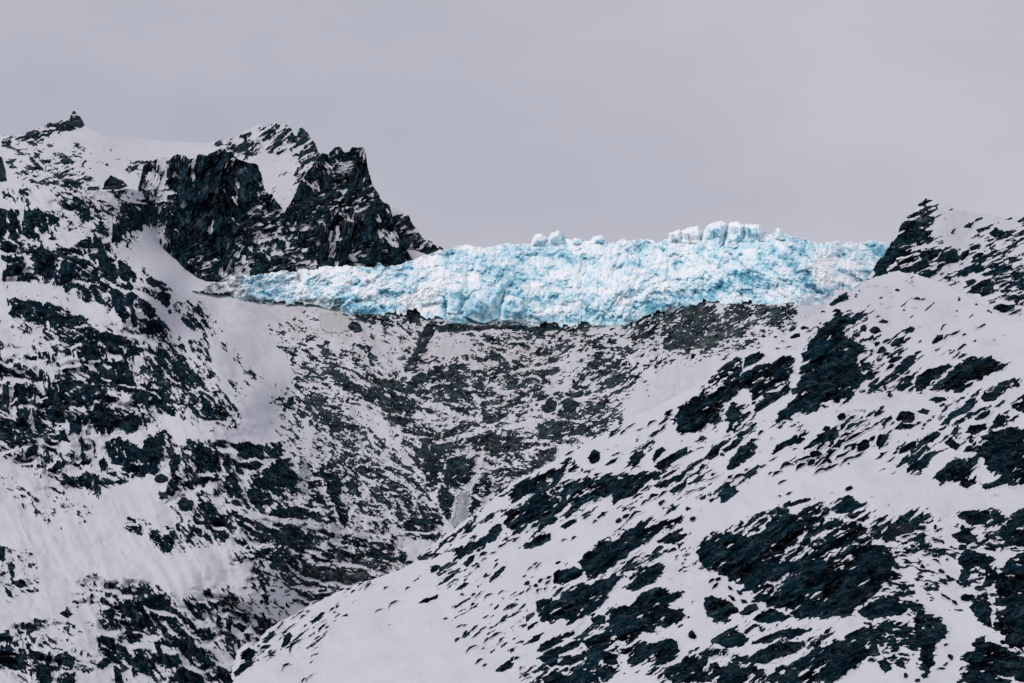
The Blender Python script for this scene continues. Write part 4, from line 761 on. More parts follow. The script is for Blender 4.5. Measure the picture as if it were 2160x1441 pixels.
 ("1124,1372 1150,1355 1182,1340 1216,1322 1212,1336 1172,1360 1148,1376", "straight black slab, upper of two parallel bars near the bottom edge", .04),
 ("1128,1388 1160,1366 1200,1354 1228,1351 1216,1370 1182,1382 1162,1404 1140,1396", "black slab, lower of two parallel bars near the bottom edge", .05),
 ("1150,1402 1188,1382 1226,1378 1232,1392 1200,1404 1164,1408", "dark ledge tucked beneath the two parallel bars", .08),
 ("1230,1352 1262,1336 1290,1330 1294,1360 1268,1372 1300,1384 1304,1404 1282,1402 1248,1384 1236,1366", "frosted black rock between the parallel bars and the twin-faced cliff", .16),
 ("1140,1432 1170,1418 1200,1424 1226,1414 1240,1412 1272,1445 1150,1445", "low ragged rocks touching the bottom edge under the dark ledge", .2),
 ("1130,1270 1148,1262 1168,1264 1150,1280 1134,1298", "dark flake at the tip of the wide scratched slab", .1),
 ("1245,1305 1262,1298 1280,1300 1276,1316 1254,1318", "dark chip below the wide scratched slab", .1),
 ("1930,815 1935,795 1950,779 1976,770 2001,766 2009,775 1985,790 1962,805 1946,829 1936,826", "dark rock face split from the great overhanging slab by a white ramp", .05),
 ("1950,821 1985,798 2020,775 2050,757 2075,755 2095,757 2131,765 2120,776 2085,796 2055,811 2025,830 2000,826 1970,831", "overhanging grey-black slab with a straight snowy top, under the upper snow", .03),
 ("1957,845 1970,836 1990,838 1997,845 1976,850", "small dark rock below the great overhanging slab", .08),
 ("1889,884 1897,868 1915,865 1932,873 1930,886 1921,893 1905,888 1892,888", "dome-shaped black boulder alone on the middle snowfield", .03),
 ("1888,903 1902,895 1935,893 1922,905 1898,907", "ragged low rock right beneath the dome-shaped boulder", .16),
 ("1932,868 1948,862 1962,866 1956,874 1944,872", "dark chip beside the dome-shaped boulder", .1),
 ("2064,836 2070,825 2100,810 2132,799 2156,800 2148,815 2120,830 2100,846 2080,852", "black cliff step running off the picture edge below the great overhanging slab", .08),
 ("2020,868 2038,846 2060,838 2062,850 2044,868 2022,878", "splintered rock below the black cliff step", .12),
 ("2050,886 2068,872 2090,862 2088,876 2062,890", "dark shard, upper of three stacked shards over the big dark block", .06),
 ("2034,912 2046,898 2080,892 2082,906 2056,918", "flat dark shard, lowest of three stacked shards over the big dark block", .06),
 ("2092,888 2108,872 2122,878 2118,892 2100,898", "grey knuckle of rock beside the stacked shards", .05),
 ("2124,852 2142,842 2165,828 2170,870 2140,866", "dark rock at the picture edge over the stacked shards", .2),
 ("2020,956 2060,926 2086,910 2110,904 2165,904 2175,990 2110,1002 2084,990 2070,962", "big dark block with grey face and snow ramp on top, edging the broad snowfield", .03),
 ("1967,1012 1985,990 2005,970 2036,962 2066,962 2062,980 2046,996 2042,1010 2062,1006 2066,1020 2040,1029 2010,1015 1986,1020", "rounded black face below the big dark block, its foot in the broad snowfield", .04),
 ("2058,1032 2088,1016 2110,1002 2170,984 2175,1022 2110,1024 2082,1032", "low dark rocks along the foot of the big dark block", .08),
 ("1962,932 1966,920 1976,911 1986,915 1974,926 1968,934", "hooked dark rock uphill of the rounded black face", .06),
 ("1991,932 2005,922 2023,938 2018,952 2004,942", "dark curved rock uphill of the rounded black face, next to the hooked one", .08),
 ("1622,958 1636,942 1660,930 1681,917 1678,936 1652,946 1630,960", "smooth dark slab at the lower end of the slab field", .03),
 ("1676,932 1688,920 1699,926 1690,934 1678,938", "dark lump at the upper end of the smooth slab in the slab field", .08),
 ("1693,952 1722,918 1752,900 1766,897 1762,912 1752,928 1726,934 1708,948", "tall black wedge in the slab field below the open snow", .03),
 ("1810,940 1822,928 1836,928 1834,942 1822,952 1808,952", "dark lump at the uphill end of the slab field", .1),
 ("1848,934 1852,918 1866,914 1876,918 1866,936 1856,946", "forked black rock uphill of the slab field", .08),
 ("1894,957 1914,938 1932,930 1930,944 1908,956", "black arrowhead of rock on the middle snowfield", .04),
 ("1890,986 1902,966 1918,958 1914,974 1896,988", "black flake below the arrowhead rock", .05),
 ("1846,968 1860,956 1872,953 1858,966", "thin dark flake beside the forked rock", .06),
 ("1868,976 1884,963 1892,960 1880,974", "thin dark flake nearest below the arrowhead rock", .06),
 ("1869,766 1882,753 1900,750 1904,754 1896,762 1876,767", "dark round-backed rock on the snow beside the great buttress", .04),
 ("1898,764 1918,750 1940,748 1930,758 1908,770", "dark rock with feathery edge uphill of the round-backed one", .15),
 ("1750,643 1768,622 1788,616 1789,632 1770,640 1756,645", "square-topped black boulder on the shoulder edge against the glacier", .02),
 ("1754,666 1768,656 1780,658 1776,664 1760,668", "small dark rock between the square-topped boulder and the great buttress", .05),
 ("1688,692 1694,687 1706,690 1708,695 1690,696", "little hump-backed rock on the shoulder snow, near the gorge rim", .03),
 ("1662,712 1676,703 1686,702 1688,711 1672,716", "dark rock on the rim below the hump-backed one", .12),
 ("1878,728 1890,716 1906,712 1904,722 1890,730 1880,732", "dark lumpy rock with a sharp top below the round snow shoulder", .08),
 ("1964,724 1974,708 1988,704 1990,716 1976,726 1966,728", "dark pair of rocks in the upper snowfield", .06),
 ("1832,698 1842,687 1856,690 1860,700 1846,706 1836,704", "dark cracked rock above the great buttress, beside an icy streak", .1),
 ("1814,690 1822,685 1830,690 1826,700 1818,698", "small black stone just over the great buttress", .05),
 ("1852,680 1862,674 1876,677 1870,683 1856,682", "flat dark stone under the drifted snow crest", .03),
 ("1700,1240 1740,1226 1700,1252 1680,1256", "narrow white-rimmed step of rock crossing the domed bulge", .1),
 ("1780,1342 1800,1330 1828,1322 1832,1352 1812,1366 1786,1362", "dark block at the top of the broad bottom slab", .08),
 ("1818,1372 1850,1358 1856,1382 1826,1386", "square dark block beside the broad bottom slab", .04),
 ("1886,1398 1898,1388 1906,1396 1912,1412 1898,1408", "black square chip in the lower gully", .02),
 ("1850,1396 1870,1388 1882,1412 1866,1420", "black chip with snowy top beside the square chip in the gully", .06),
]
for pts, lab, sn in NEAR: crop(RS, pts, lab, sn)
FARSIDE = [  # cliff-banded mountainside
 ("0,438 13,440 14,480 12,505 -10,508 -10,438", "first pillar of the top cliff band, cut by the picture edge", .05),
 ("16,442 30,440 43,444 43,500 30,504 18,498 15,470", "second pillar of the top cliff band, between two white slits", .05),
 ("46,470 52,446 80,438 100,442 116,448 125,462 108,476 96,490 86,503 55,503 46,498", "third and widest pillar of the top cliff band, with snow shelves", .12),
 ("0,508 16,508 36,516 39,522 28,534 12,532 0,526", "low dark step just below the top cliff band", .06),
 ("155,518 185,500 200,497 214,512 212,522 196,526 166,522", "dark block with a snow pocket beneath the snow rib, under the top band", .10),
 ("57,521 85,522 118,527 122,542 118,570 106,594 88,590 76,575 68,552", "tall smooth dark cliff in the middle of the second band", .03),
 ("0,536 20,542 50,541 56,556 46,580 8,586 4,570 24,556 0,548", "dark cliff at the near end of the second band, cut by the picture edge", .10),
 ("124,548 150,540 190,545 206,560 214,582 206,600 182,588 165,580 146,590 136,604 112,600 120,580", "broad snow-spotted rock next to the tall smooth cliff", .16),
 ("196,532 212,528 228,536 246,552 249,572 246,596 236,599 215,586 210,562", "dark column with snow flecks in the second band", .10),
 ("248,550 262,548 276,562 286,580 291,606 276,602 258,592 249,576", "dark column with a feathered foot at the far end of the second band", .10),
 ("130,602 160,596 178,602 190,615 200,640 186,640 160,626 140,620", "ragged dark rock hanging below the snow-spotted rock", .14),
 ("190,604 204,600 213,620 226,648 206,640 196,622", "dark tongue of rock pointing down under the second band", .08),
 ("304,588 318,584 330,594 341,605 326,608 310,598", "flat dark rock near the crest of the spur", .1),
 ("325,628 334,616 346,614 358,622 361,640 351,651 336,636", "dark knob with snow specks right on the edge of the snow gully", .1),
 ("229,612 250,608 258,620 264,642 272,666 262,680 246,666 236,642", "long dark rib flecked with snow, middle of the third band", .14),
 ("263,622 278,616 292,625 282,635 272,632", "small dark eyelid of rock under a curved snow cap", .05),
 ("289,632 308,634 326,650 332,666 314,674 300,656", "dark rib nearest the snow gully in the third band", .10),
 ("275,642 284,650 292,688 282,692 275,668", "thin upright dark rib in the third band", .08),
 ("22,630 50,629 85,640 106,638 126,642 150,660 186,672 180,686 150,692 120,686 96,682 78,684 55,680 26,670 20,652", "long dark cliff of the third band above the left-hand speckled face".replace('left-hand ', ''), .10),
 ("113,678 130,676 150,692 166,702 150,716 122,716", "dark buttress hanging under the long cliff of the third band", .10),
 ("104,730 120,736 126,747 112,742", "small dark flake under a white snow dome", .04),
 ("148,738 172,726 200,724 228,736 216,754 192,762 156,755", "dark oval rock crossed by snow bands, in the speckled face", .12),
 ("140,868 152,862 166,862 173,904 166,919 150,906 141,890", "smooth dark pillar above the snow terrace", .03),
 ("94,866 116,858 136,868 140,890 116,892 100,884", "blocky dark rock beside the smooth pillar", .12),
 ("28,862 60,856 96,868 102,895 86,920 60,924 40,940 28,905", "broad snow-pitted dark face over the lower snowfield", .2),
 ("-10,828 18,828 22,890 36,950 20,946 -10,920", "dark pitted wall at the picture edge over the lower snowfield", .15),
 ("182,872 204,852 225,854 245,862 265,876 285,872 303,882 300,896 285,915 270,909 250,907 226,918 200,918 188,900", "large black boulder-like cliff with a ragged snowy top", .03),
 ("220,936 240,926 262,926 285,941 299,942 305,925 330,917 345,906 351,930 348,956 336,985 320,1001 300,1005 262,996 245,986 232,960", "black overhang with vertical streaks above a smooth snow bowl", .015),
 ("346,906 354,912 364,936 377,970 386,1004 380,1026 366,1045 354,1044 345,1061 328,1045 324,1037 348,1034 360,1004 356,968", "curving dark rib running down beside the black overhang", .12),
 ("322,1012 330,1002 342,1000 355,1006 354,1016 336,1021", "dark block with a snow cap at the foot of the curving rib", .03),
 ("160,1012 168,1000 182,993 192,998 198,1016 184,1033 168,1023", "egg-shaped black rock at the edge of the lower snowfield", .03),
 ("52,956 60,940 76,936 84,948 72,962 55,967", "dark rounded rock above the lower snowfield", .08),
 ("84,992 110,986 122,970 136,976 134,992 123,1004 100,996", "ragged dark rock between the rounded and the egg-shaped rocks", .10),
 ("204,972 218,964 227,980 222,996 211,990", "dark block up against the black overhang", .08),
 ("276,1004 282,1001 285,1006 278,1009", "single small black stone in the snow bowl under the overhang", .0),
 ("402,950 415,940 434,958 447,966 441,988 430,1001 415,1000 404,976", "fluted dark rock below the snow terrace, beyond the curving rib", .12),
 ("468,1032 470,990 474,962 483,954 502,1002 516,1046 526,1076 506,1052 482,1050", "sharp dark pillar with a straight snow edge", .10),
 ("480,936 500,933 525,930 545,940 590,930 600,950 598,966 562,969 520,968 496,966 505,955", "black overhang under a thick snow cap at the end of the terrace", .03),
 ("498,978 545,971 556,978 550,988 530,993 506,986", "thin dark ledge under the snow-capped overhang", .04),
 ("526,1012 545,1008 552,1000 562,990 590,966 611,964 625,990 631,1010 620,1046 602,1040 585,1051 560,1036 540,1026", "bulging dark rock with snow shelves beneath the snow-capped overhang", .07),
 ("645,1014 665,1014 666,1030 650,1034", "small square dark rock beside the blue ice streak", .03),
 ("650,1037 680,1044 692,1070 666,1060", "dark wedge under the small square rock", .04),
 ("664,986 694,975 718,985 722,1020 718,1060 705,1070 690,1042 680,1010", "dark pillar facing the blue ice streak", .14),
 ("704,1062 725,1060 735,1090 728,1116 715,1101", "black hanging tooth of rock over a snow ledge", .04),
 ("368,1062 388,1051 410,1055 406,1076 382,1080", "rounded dark rock with icy front in the lower snow", .15),
 ("304,1126 330,1118 345,1130 365,1120 371,1145 360,1166 345,1166 330,1155 318,1140", "black rock under a smooth white snow dome", .10),
 ("-8,1150 10,1155 15,1180 5,1186 -8,1176", "dark rock at the picture edge in the lower snow", .08),
 ("20,1190 32,1188 33,1200 22,1202", "small dark rock, upper of the pair by the picture edge", .05),
 ("18,1214 30,1225 52,1220 61,1240 42,1241 24,1232", "dark forked rock, lower of the pair by the picture edge", .05),
 ("5,1234 16,1240 26,1260 15,1258", "narrow dark flake below the forked rock", .05),
 ("258,1278 266,1266 277,1266 275,1285 265,1305 255,1304", "upright dark fin in the lower broken ground", .04),
 ("286,1302 296,1310 280,1322 272,1316", "little dark rock by the upright fin", .05),
 ("284,1272 298,1268 304,1284 292,1292", "dark rock uphill of the upright fin", .08),
 ("308,1290 320,1290 342,1312 366,1350 356,1356 330,1322", "long dark rib sloping down through the broken ground", .06),
 ("322,1352 340,1352 346,1390 330,1382", "dark upright rock below the long sloping rib", .08),
 ("244,1356 262,1362 285,1390 290,1408 270,1402 254,1380", "dark slanting slab in the lower broken ground", .05),
 ("62,1412 90,1400 106,1366 112,1400 112,1446 66,1446", "dark cliff at the bottom edge with a spiky top", .05),
 ("114,1386 140,1375 158,1384 156,1410 136,1416 120,1402", "dark block next to the spiky cliff", .08),
 ("128,1432 158,1418 160,1446 130,1446", "dark block cut by the bottom edge", .05),
 ("204,1402 216,1388 232,1386 236,1400 216,1412", "dark wedge near the bottom edge", .05),
 ("238,1402 250,1408 264,1446 244,1446", "narrow dark rock cut by the bottom edge", .08),
 ("370,1292 388,1293 402,1304 414,1326 402,1331 382,1312", "dark slanting rock on the lower slope toward the gorge", .08),
 ("454,1308 462,1298 468,1306 464,1322 456,1322", "thin dark upright rock close to the gorge", .08),
 ("476,1312 484,1298 492,1312 486,1334 478,1330", "dark upright rock with a split foot close to the gorge", .15),
 ("462,1122 474,1114 484,1128 474,1146 463,1138", "dark stub of rock above the gorge", .12),
 ("126,1290 144,1285 153,1296 142,1306 132,1300", "star-shaped dark rock on the lower snow", .12),
 ("-8,1336 14,1334 19,1346 6,1356 -8,1350", "dark boulder at the picture edge near the lowest snow", .04),
 ("25,1356 36,1352 42,1362 30,1366", "small dark boulder near the lowest snow", .06),
 ("556,1180 574,1160 600,1150 622,1170 640,1200 622,1210 590,1206 566,1200", "dark triangular face at the gorge bottom, edged with snow", .12),
 ("700,1155 720,1150 760,1156 800,1176 812,1192 780,1186 740,1182 715,1180", "dark ledge under the straight snow ramp in the gorge", .3),
 ("768,1160 790,1152 812,1166 806,1180 788,1184 772,1176", "dark rounded rock holding a snow patch in the gorge", .15),
 ("640,1128 650,1120 662,1126 660,1148 646,1146", "dark square rock at the start of the snow ramp in the gorge", .05),
]
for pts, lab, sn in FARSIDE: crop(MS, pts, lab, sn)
HEADW = [
 ("1398,738 1404,712 1412,694 1438,652 1462,636 1478,630 1500,640 1512,660 1530,700 1534,720 1500,738 1442,742", "grey whaleback of rock rising into the glacier edge, largest on the headwall", .14),
 ("1524,650 1545,640 1575,634 1590,642 1584,690 1562,714 1536,716 1526,690", "speckled grey rock next to the whaleback", .32),
 ("1592,652 1640,644 1660,638 1682,652 1664,680 1622,690 1596,684", "striped pale grey rock where the glacier meets the snow shoulder", .35),
 ("1326,704 1350,684 1372,668 1396,656 1398,690 1362,720 1332,732", "low grey rock under the rim of the ice, before the whaleback", .25),
 ("846,770 868,748 884,706 900,680 922,672 916,706 896,740 880,770 862,790", "curved grey rib running down from under the ice", .18),
 ("732,690 742,676 758,680 764,700 748,704", "dark block beside the silty ice curtain", .04),
 ("855,668 872,656 888,662 884,680 866,684", "jagged black rock wedged under the ice edge", .04),
 ("938,682 955,676 970,682 962,700 944,702", "dark grey knob just under the ice edge", .1),
 ("690,896 704,886 722,888 730,904 716,914 698,912", "dark cave-like rock on the ramp above the gorge", .03),
 ("856,808 880,786 930,770 975,762 990,776 950,800 900,812 870,822", "brownish smooth slab in the middle of the headwall", .2),
 ("988,1092 992,1044 1004,1014 1026,1002 1042,1018 1026,1050 1004,1078", "brownish rock wall on the far side of the frozen waterfall", .12),
 ("928,1022 946,1030 960,1044 954,1074 946,1096 932,1084 922,1050", "dark snow-flecked rock on the near side of the frozen waterfall", .15),
 ("930,1000 950,966 980,958 1000,966 1004,990 990,1016 966,1030 940,1026", "rounded dark corner of rock hanging over the frozen waterfall", .12),
 ("1130,892 1170,884 1230,890 1270,900 1230,918 1170,928 1135,930", "long grey-green ledge low on the headwall", .12),
 ("1180,850 1200,838 1222,850 1216,868 1192,872", "blocky grey rock on the headwall beside the snow couloir", .12),
 ("1140,858 1160,840 1176,846 1170,866 1150,872", "darker blocky rock, nearer the snow couloir", .1),
]
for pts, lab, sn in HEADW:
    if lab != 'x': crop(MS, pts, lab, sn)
# the shoulder peak's own ledges
for pts, lab, sn in [
 ("1868,578 1884,562 1902,548 1922,538 1946,530 1956,536 1936,548 1906,562 1886,576", "dark ledge slanting across the flank of the shoulder peak", .15),
 ("1940,548 1958,536 1986,530 1978,544 1956,552", "small grey block in the ledges of the shoulder peak", .06),
 ("1974,552 1984,534 1996,522 2014,522 2026,540 2020,554 1994,554", "dark square-fronted rock in the middle of the shoulder peak", .05),
 ("2022,546 2030,530 2044,526 2042,540 2030,550", "dark rock beside the square-fronted one on the shoulder peak", .08),
 ("2046,542 2064,534 2082,534 2068,542 2052,546", "thin dark flake on the shoulder peak", .06),
 ("1924,574 1942,562 1960,560 1948,568 1930,577", "dark strip lying on the snow at the foot of the shoulder peak", .1),
 ("2038,618 2050,602 2066,590 2086,588 2098,600 2094,620 2070,624", "black triangular cliff low on the shoulder peak", .02),
 ("2036,594 2050,588 2064,590 2056,600 2042,602", "dark knob above the black triangular cliff", .06),
 ("2096,652 2110,640 2138,642 2144,654 2120,660", "dark rocks at the foot of the shoulder peak near the picture edge", .12),
 ("2088,492 2098,481 2116,484 2122,494 2104,500 2092,498", "round dark rock high on the shoulder peak", .05),
 ("2033,479 2042,473 2051,477 2046,481", "small dark stone high on the smooth snow of the shoulder peak", .02)]:
    crop(RK, pts, lab, sn)

# ------------------------------------------------------------------ loose slabs and stones, one object each
def scatter(sl, data, label, group, name='rock_slab', cat='rock slab', ang=-33):
    for q in data.split(';'):
        v = [float(t) for t in q.split()]
        x, y, L = v[:3]; Wd = max(v[3] if len(v) > 3 else L * .38, 4.0); a = v[4] if len(v) > 4 else ang
        crop(sl, sliver(x, y, L, Wd, a, int(x * 7 + y)), label, 0.0, name, cat, group, soft=min(2.0, 0.8 + Wd * .06), warp=.8, rim=-2.5)
scatter(RS, "1735 945 30 8;1752 958 34 8;1770 935 40 12;1785 920 30 9;1800 905 46 9;1818 895 40 7;1800 920 52 8;1830 908 34 5;1845 897 30 6;1862 888 22 6;1775 960 44 10;1795 945 36 12;1812 960 30 9;1790 975 40 8;1720 958 30 16 -20;1700 965 40 8;1745 905 22 14;1780 900 26 8;1760 985 24 5;1730 995 30 8;1690 985 26 7;1660 985 30 7;1712 975 26 12;1735 975 40 7;1840 925 20 10;1825 945 24 8;1795 885 34 8;1775 880 24 14",
        "thin black slab in the tight field of slanting slabs below the open snow", "slanting slabs in the slab field")
scatter(RS, "1848 878 16 5;1858 872 18 6;1938 893 16 6;1950 895 14 5;1960 888 12 5;1925 820 26 8;1905 785 30 9;1890 800 26 10;1915 800 24 7;1870 800 40 6;1845 790 30 7;1858 815 24 7;1880 775 24 9;1840 820 30 9;1855 760 16 9;1842 775 20 5;1870 750 24 8;1896 735 24 5;1935 745 18 9;1860 738 26 16;1850 725 16 10;1838 713 16 12;1870 720 20 7;1915 700 14 6;1940 720 10 5;1900 745 24 8;2015 700 30 7;2000 712 20 6;2035 708 14 5;2056 719 10 6;2030 735 26 7;2015 748 24 6;2008 742 16 5;2030 752 22 6;1990 690 20 6;1975 735 18 5",
        "small black rock poking from the snow uphill of the great buttress", "small rocks uphill of the great buttress")
scatter(RS, "1893 612 11 6 10;1935 631 18 7 5;1948 633 12 3 0;1858 628 8 4;1806 622 7 4 0;1805 627 6 3 0;1813 613 5 3;2023 632 7 5;2022 627 5 2;2058 642 9 5;2085 656 6 4;2090 659 6 4;2018 656 5 3;1907 654 5 3;1730 682 7 4;1672 668 8 3;1636 712 10 4;1650 722 16 5;1665 735 24 5;1640 735 14 4;1706 700 14 4;1735 660 12 4;1765 658 20 6;1790 625 6 4",
        "tiny dark stone scattered on the round snow shoulder beside the glacier", "stones on the round snow shoulder", 'rock', 'rock', -10)
scatter(RS, "1750 973 14 13 0;1790 1030 24 12 -25;1645 1046 7 5 0;1790 978 8 4;1650 1018 20 3;1640 1000 24 3;1665 1040 16 3;1735 983 10 4;1748 988 20 6;1676 948 12 4;1630 968 20 4;1610 985 20 5;1625 1000 14 4;1590 960 22 7;1575 990 14 6;1560 1005 26 8;1540 1005 18 8;1590 930 26 9;1605 915 20 7;1505 1000 14 9;1480 985 16 11 -50;1425 985 30 4;1440 1000 14 4;1465 980 16 5;1340 990 24 5;1310 1000 22 4;1350 1000 30 4;1300 958 26 5;1260 1000 20 5;1200 955 24 5;1390 905 40 5;1400 890 30 5;1375 895 26 6;1380 912 30 9;1410 880 24 4;1350 905 18 4;1330 900 26 3;1315 912 18 4;1440 915 12 5;1500 890 16 9;1480 875 10 4;1410 870 22 7 -45;1560 860 24 9;1590 850 14 7;1565 880 18 8",
        "small black slab strewn over the open snow between the leaning slab and the broad snowfield", "strewn slabs on the middle snow")
scatter(RS, "1425 1035 24 5;1400 1042 30 6;1380 1050 30 7;1360 1060 22 6;1345 1048 30 6;1440 1030 34 7;1460 1040 30 4;1480 1020 36 4;1505 1005 40 4;1390 1010 14 4;1395 1060 20 10;1400 1072 10 4;1360 1030 24 6;1335 1075 16 5;1320 1090 20 8;1305 1098 16 12;1270 1085 26 10;1240 1090 20 6;1255 1100 14 5;1340 1090 44 7;1210 1135 16 4;1190 1140 14 4;1160 1100 26 8;1130 1110 26 10;1090 1140 24 10;1100 1120 26 9;1075 1140 20 6;1060 1150 24 8;1040 1165 18 6;1020 1170 24 7;1010 1160 16 5;960 1180 20 6;945 1190 16 5",
        "thin dark splinter of rock in the strip under the notched cliff", "splinters under the notched cliff")
scatter(RS, "1130 1190 16 4;1120 1200 20 5;1135 1195 22 4;1105 1215 12 4;1140 1225 16 6;1155 1230 20 5;1112 1230 14 8 -10;1130 1235 12 12;1140 1250 24 7;1150 1242 14 6;1115 1245 14 5;1100 1250 16 4;1090 1265 10 3;1158 1218 14 6;1170 1240 14 6;1200 1258 16 4;1080 1280 12 4;1020 1180 16 4;1010 1255 30 4;1060 1250 20 4;1000 1255 14 5;1030 1260 24 5;998 1275 12 5;1065 1285 10 4;970 1320 18 4;1000 1325 20 5;1005 1338 26 5;1020 1330 26 4;1045 1340 30 6;1060 1350 20 5;1030 1352 24 4;995 1370 30 6;1010 1395 18 6;1022 1403 10 5;1060 1310 18 4;1090 1390 20 6;965 1350 14 5;980 1320 10 3",
        "small dark streak of rock on the edge of the smooth snow apron", "streaks beside the snow apron")
scatter(RS, "560 1345 24 5;575 1345 26 6;590 1320 30 5;610 1325 40 4;600 1335 18 5;612 1348 14 6;615 1370 22 6 -60;625 1352 34 3;560 1365 24 8;570 1375 14 5;575 1385 10 4;605 1408 26 5;640 1302 16 4;660 1272 14 4;620 1300 20 4;632 1296 30 4;650 1290 10 4;700 1285 14 3;705 1292 10 4;680 1320 24 4;690 1323 10 3;655 1340 12 4;662 1336 6 4;675 1330 14 3;735 1242 14 3;745 1248 12 4;760 1235 16 4;780 1238 26 4;815 1240 14 5;800 1288 20 3;830 1275 30 2;860 1242 12 3;975 1253 10 6 0;655 1428 30 3;642 1434 16 3;545 1362 10 5;540 1378 10 4",
        "thin dark sliver of rock along the lower rim of the snow apron", "slivers on the lower rim of the apron")
scatter(RS, "1905 1115 18 6 0;1920 1112 16 4 10;1948 1112 14 4;1910 1130 26 5 0;1930 1130 20 5 0;1950 1130 20 5 0;1972 1112 12 8 60;1980 1118 20 6;1975 1138 14 6 0;1925 1152 12 9 20;1910 1165 24 6 10;1908 1180 18 5 0;1915 1188 20 9 5;1955 1168 22 6 0;1985 1165 24 14 -50;1998 1180 8 6;1975 1185 24 8 20;1945 1195 14 9 20;1940 1185 12 5;1940 1210 14 4 -10;1985 1205 18 10 20;1990 1225 26 8 50;2000 1220 20 7 50;1955 1232 10 7;1995 1256 30 8 40;2012 1272 20 7 40;2035 1260 22 16 -60;2035 1237 12 5;2045 1235 8 4;2035 1222 14 4;2066 1212 12 7 -50;1890 1215 26 5 0;1905 1225 24 4 0;1880 1230 28 5 0;1900 1240 26 5 0;1870 1245 26 5 0;1885 1250 20 5 0;1865 1225 22 4 0;1890 1200 20 4 0;1860 1320 20 6 0;1895 1318 22 8;1900 1335 26 14;1880 1345 26 8;1885 1335 16 6;1890 1370 26 12;1865 1352 18 6 0;1840 1365 20 7;1995 1360 10 6;2005 1385 10 16 0;1985 1412 20 5 -10;1935 1435 16 8;1995 1400 14 5;2030 1410 16 5;1910 1425 10 10;1935 1268 10 6;2095 1135 18 8 0;2110 1140 20 6 0;2080 1130 14 9;2095 1152 16 5 0;2115 1160 14 5",
        "small dark stone in the snow of the wide gully", "stones in the wide gully", 'rock', 'rock')
scatter(RS, "1445 1180 8 4;1440 1188 8 4;1428 1175 12 5;1350 1170 24 5;1340 1180 30 7;1365 1175 26 6;1320 1195 26 5;1300 1205 30 4;1270 1215 34 4;1395 1170 14 4;1425 1265 20 5;1440 1250 12 5;1460 1340 22 20 60;1462 1270 10 4;1500 1225 16 9;1515 1222 14 9;1510 1235 22 7;1540 1240 18 9 30;1560 1250 18 10 30;1570 1268 20 10 20;1545 1262 20 8 30;1390 1255 26 5;1605 1325 10 4;1640 1320 14 4;1470 1370 14 5;1510 1378 30 8;1490 1375 22 6;1530 1380 18 6;1395 1425 26 7;1400 1440 24 6;1440 1412 16 6;1280 1410 20 6;1210 1410 24 6;1110 1425 18 7;1120 1435 22 6;1100 1410 16 5;1350 1318 24 8;1270 1325 18 6;1240 1325 22 5;1728 1355 14 14 0;1745 1330 24 8;1760 1350 16 8;1700 1395 24 8;1590 1440 20 8",
        "small dark rock beside the snow chute on the lowest slope", "rocks beside the snow chute", 'rock', 'rock')

# ------------------------------------------------------------------ pinnacle and little crags of the far ridge
for pts, lab in [("143,264 147,250 150,240 153,235 158,233 162,241 169,245 173,252 179,264 170,270 156,268", "little black pinnacle on top of the far snow ridge"),
                 ("122,268 128,258 140,252 150,256 158,266 148,274 130,276", "dark rocks just under the little pinnacle"),
                 ("98,270 99,262 104,258 107,266 104,272", "tiny dark stub on the crest beside the pinnacle"),
                 ("214,400 222,382 234,368 246,374 262,382 270,392 250,400", "dark tent-shaped rock in the snow saddle before the black crag"),
                 ("-12,320 4,330 10,350 16,382 -12,384", "black rock wall cut by the picture edge above the snow terrace")]:
    crop(SR, pts, lab, .04, bump=.3, rim=-.4, ledges=.1, warp=.45, soft=1.5)

# ------------------------------------------------------------------ frozen water
def ice_sheet(sl, pts, name, label, cat, m, lift, seed):
    p = np.array(P(pts)); x0, y0 = p.min(0); x1, y1 = p.max(0)
    X, Y = np.meshgrid(np.arange(x0 - 4, x1 + 4, 1.0), np.arange(y1 + 4, y0 - 4, -1.0))
    d = sdist(p, X + 4 * fbm(X / 9, Y / 16, seed), Y + 6 * fbm(X / 7, Y / 14, seed + 1)) - 1.5
    h1, _, v1, e1 = facet(X / 7 + .3 * fbm(X / 10, Y / 30, seed), Y / 46, seed + 3); h2, _, v2, _ = facet(X / 3.4, Y / 22, seed + 4)
    up = np.clip(d, 0, 9) / 9
    Yd = sl.base(X, Y) + sl.low(X, Y) - (.6 + lift * np.sqrt(up) + (1.1 * fbm(X / 5, Y / 34, seed + 6, 4)) * up) - np.minimum(d + 1, 0) * -1.2
    o = new_mesh(name, world(X, Y, Yd).reshape(-1, 3), quads(*X.shape, d > -3), m)
    return tag(o, label, cat)
ice_sheet(MS, "968,1044 978,1038 987,1040 986,1062 988,1088 978,1106 964,1116 955,1104 964,1074", 'frozen_waterfall', 'pale grey frozen waterfall hanging in the gorge beneath the rounded dark rock', 'frozen waterfall', M_FALL, 2.5, 611)
ice_sheet(MS, "674,662 700,656 724,660 738,672 736,700 712,706 688,702 676,690", 'ice_curtain', 'cream silty ice curtain hanging in icicles under the thin end of the glacier', 'ice curtain', M_CURTAIN, 1.6, 617)
ice_sheet(MS, "632,966 646,972 652,1000 648,1010 640,1040 632,1030 630,1000", 'frozen_waterfall', 'narrow bluish ice streak between the bulging rock and the dark pillar', 'frozen waterfall', M_FALL, .5, 623)

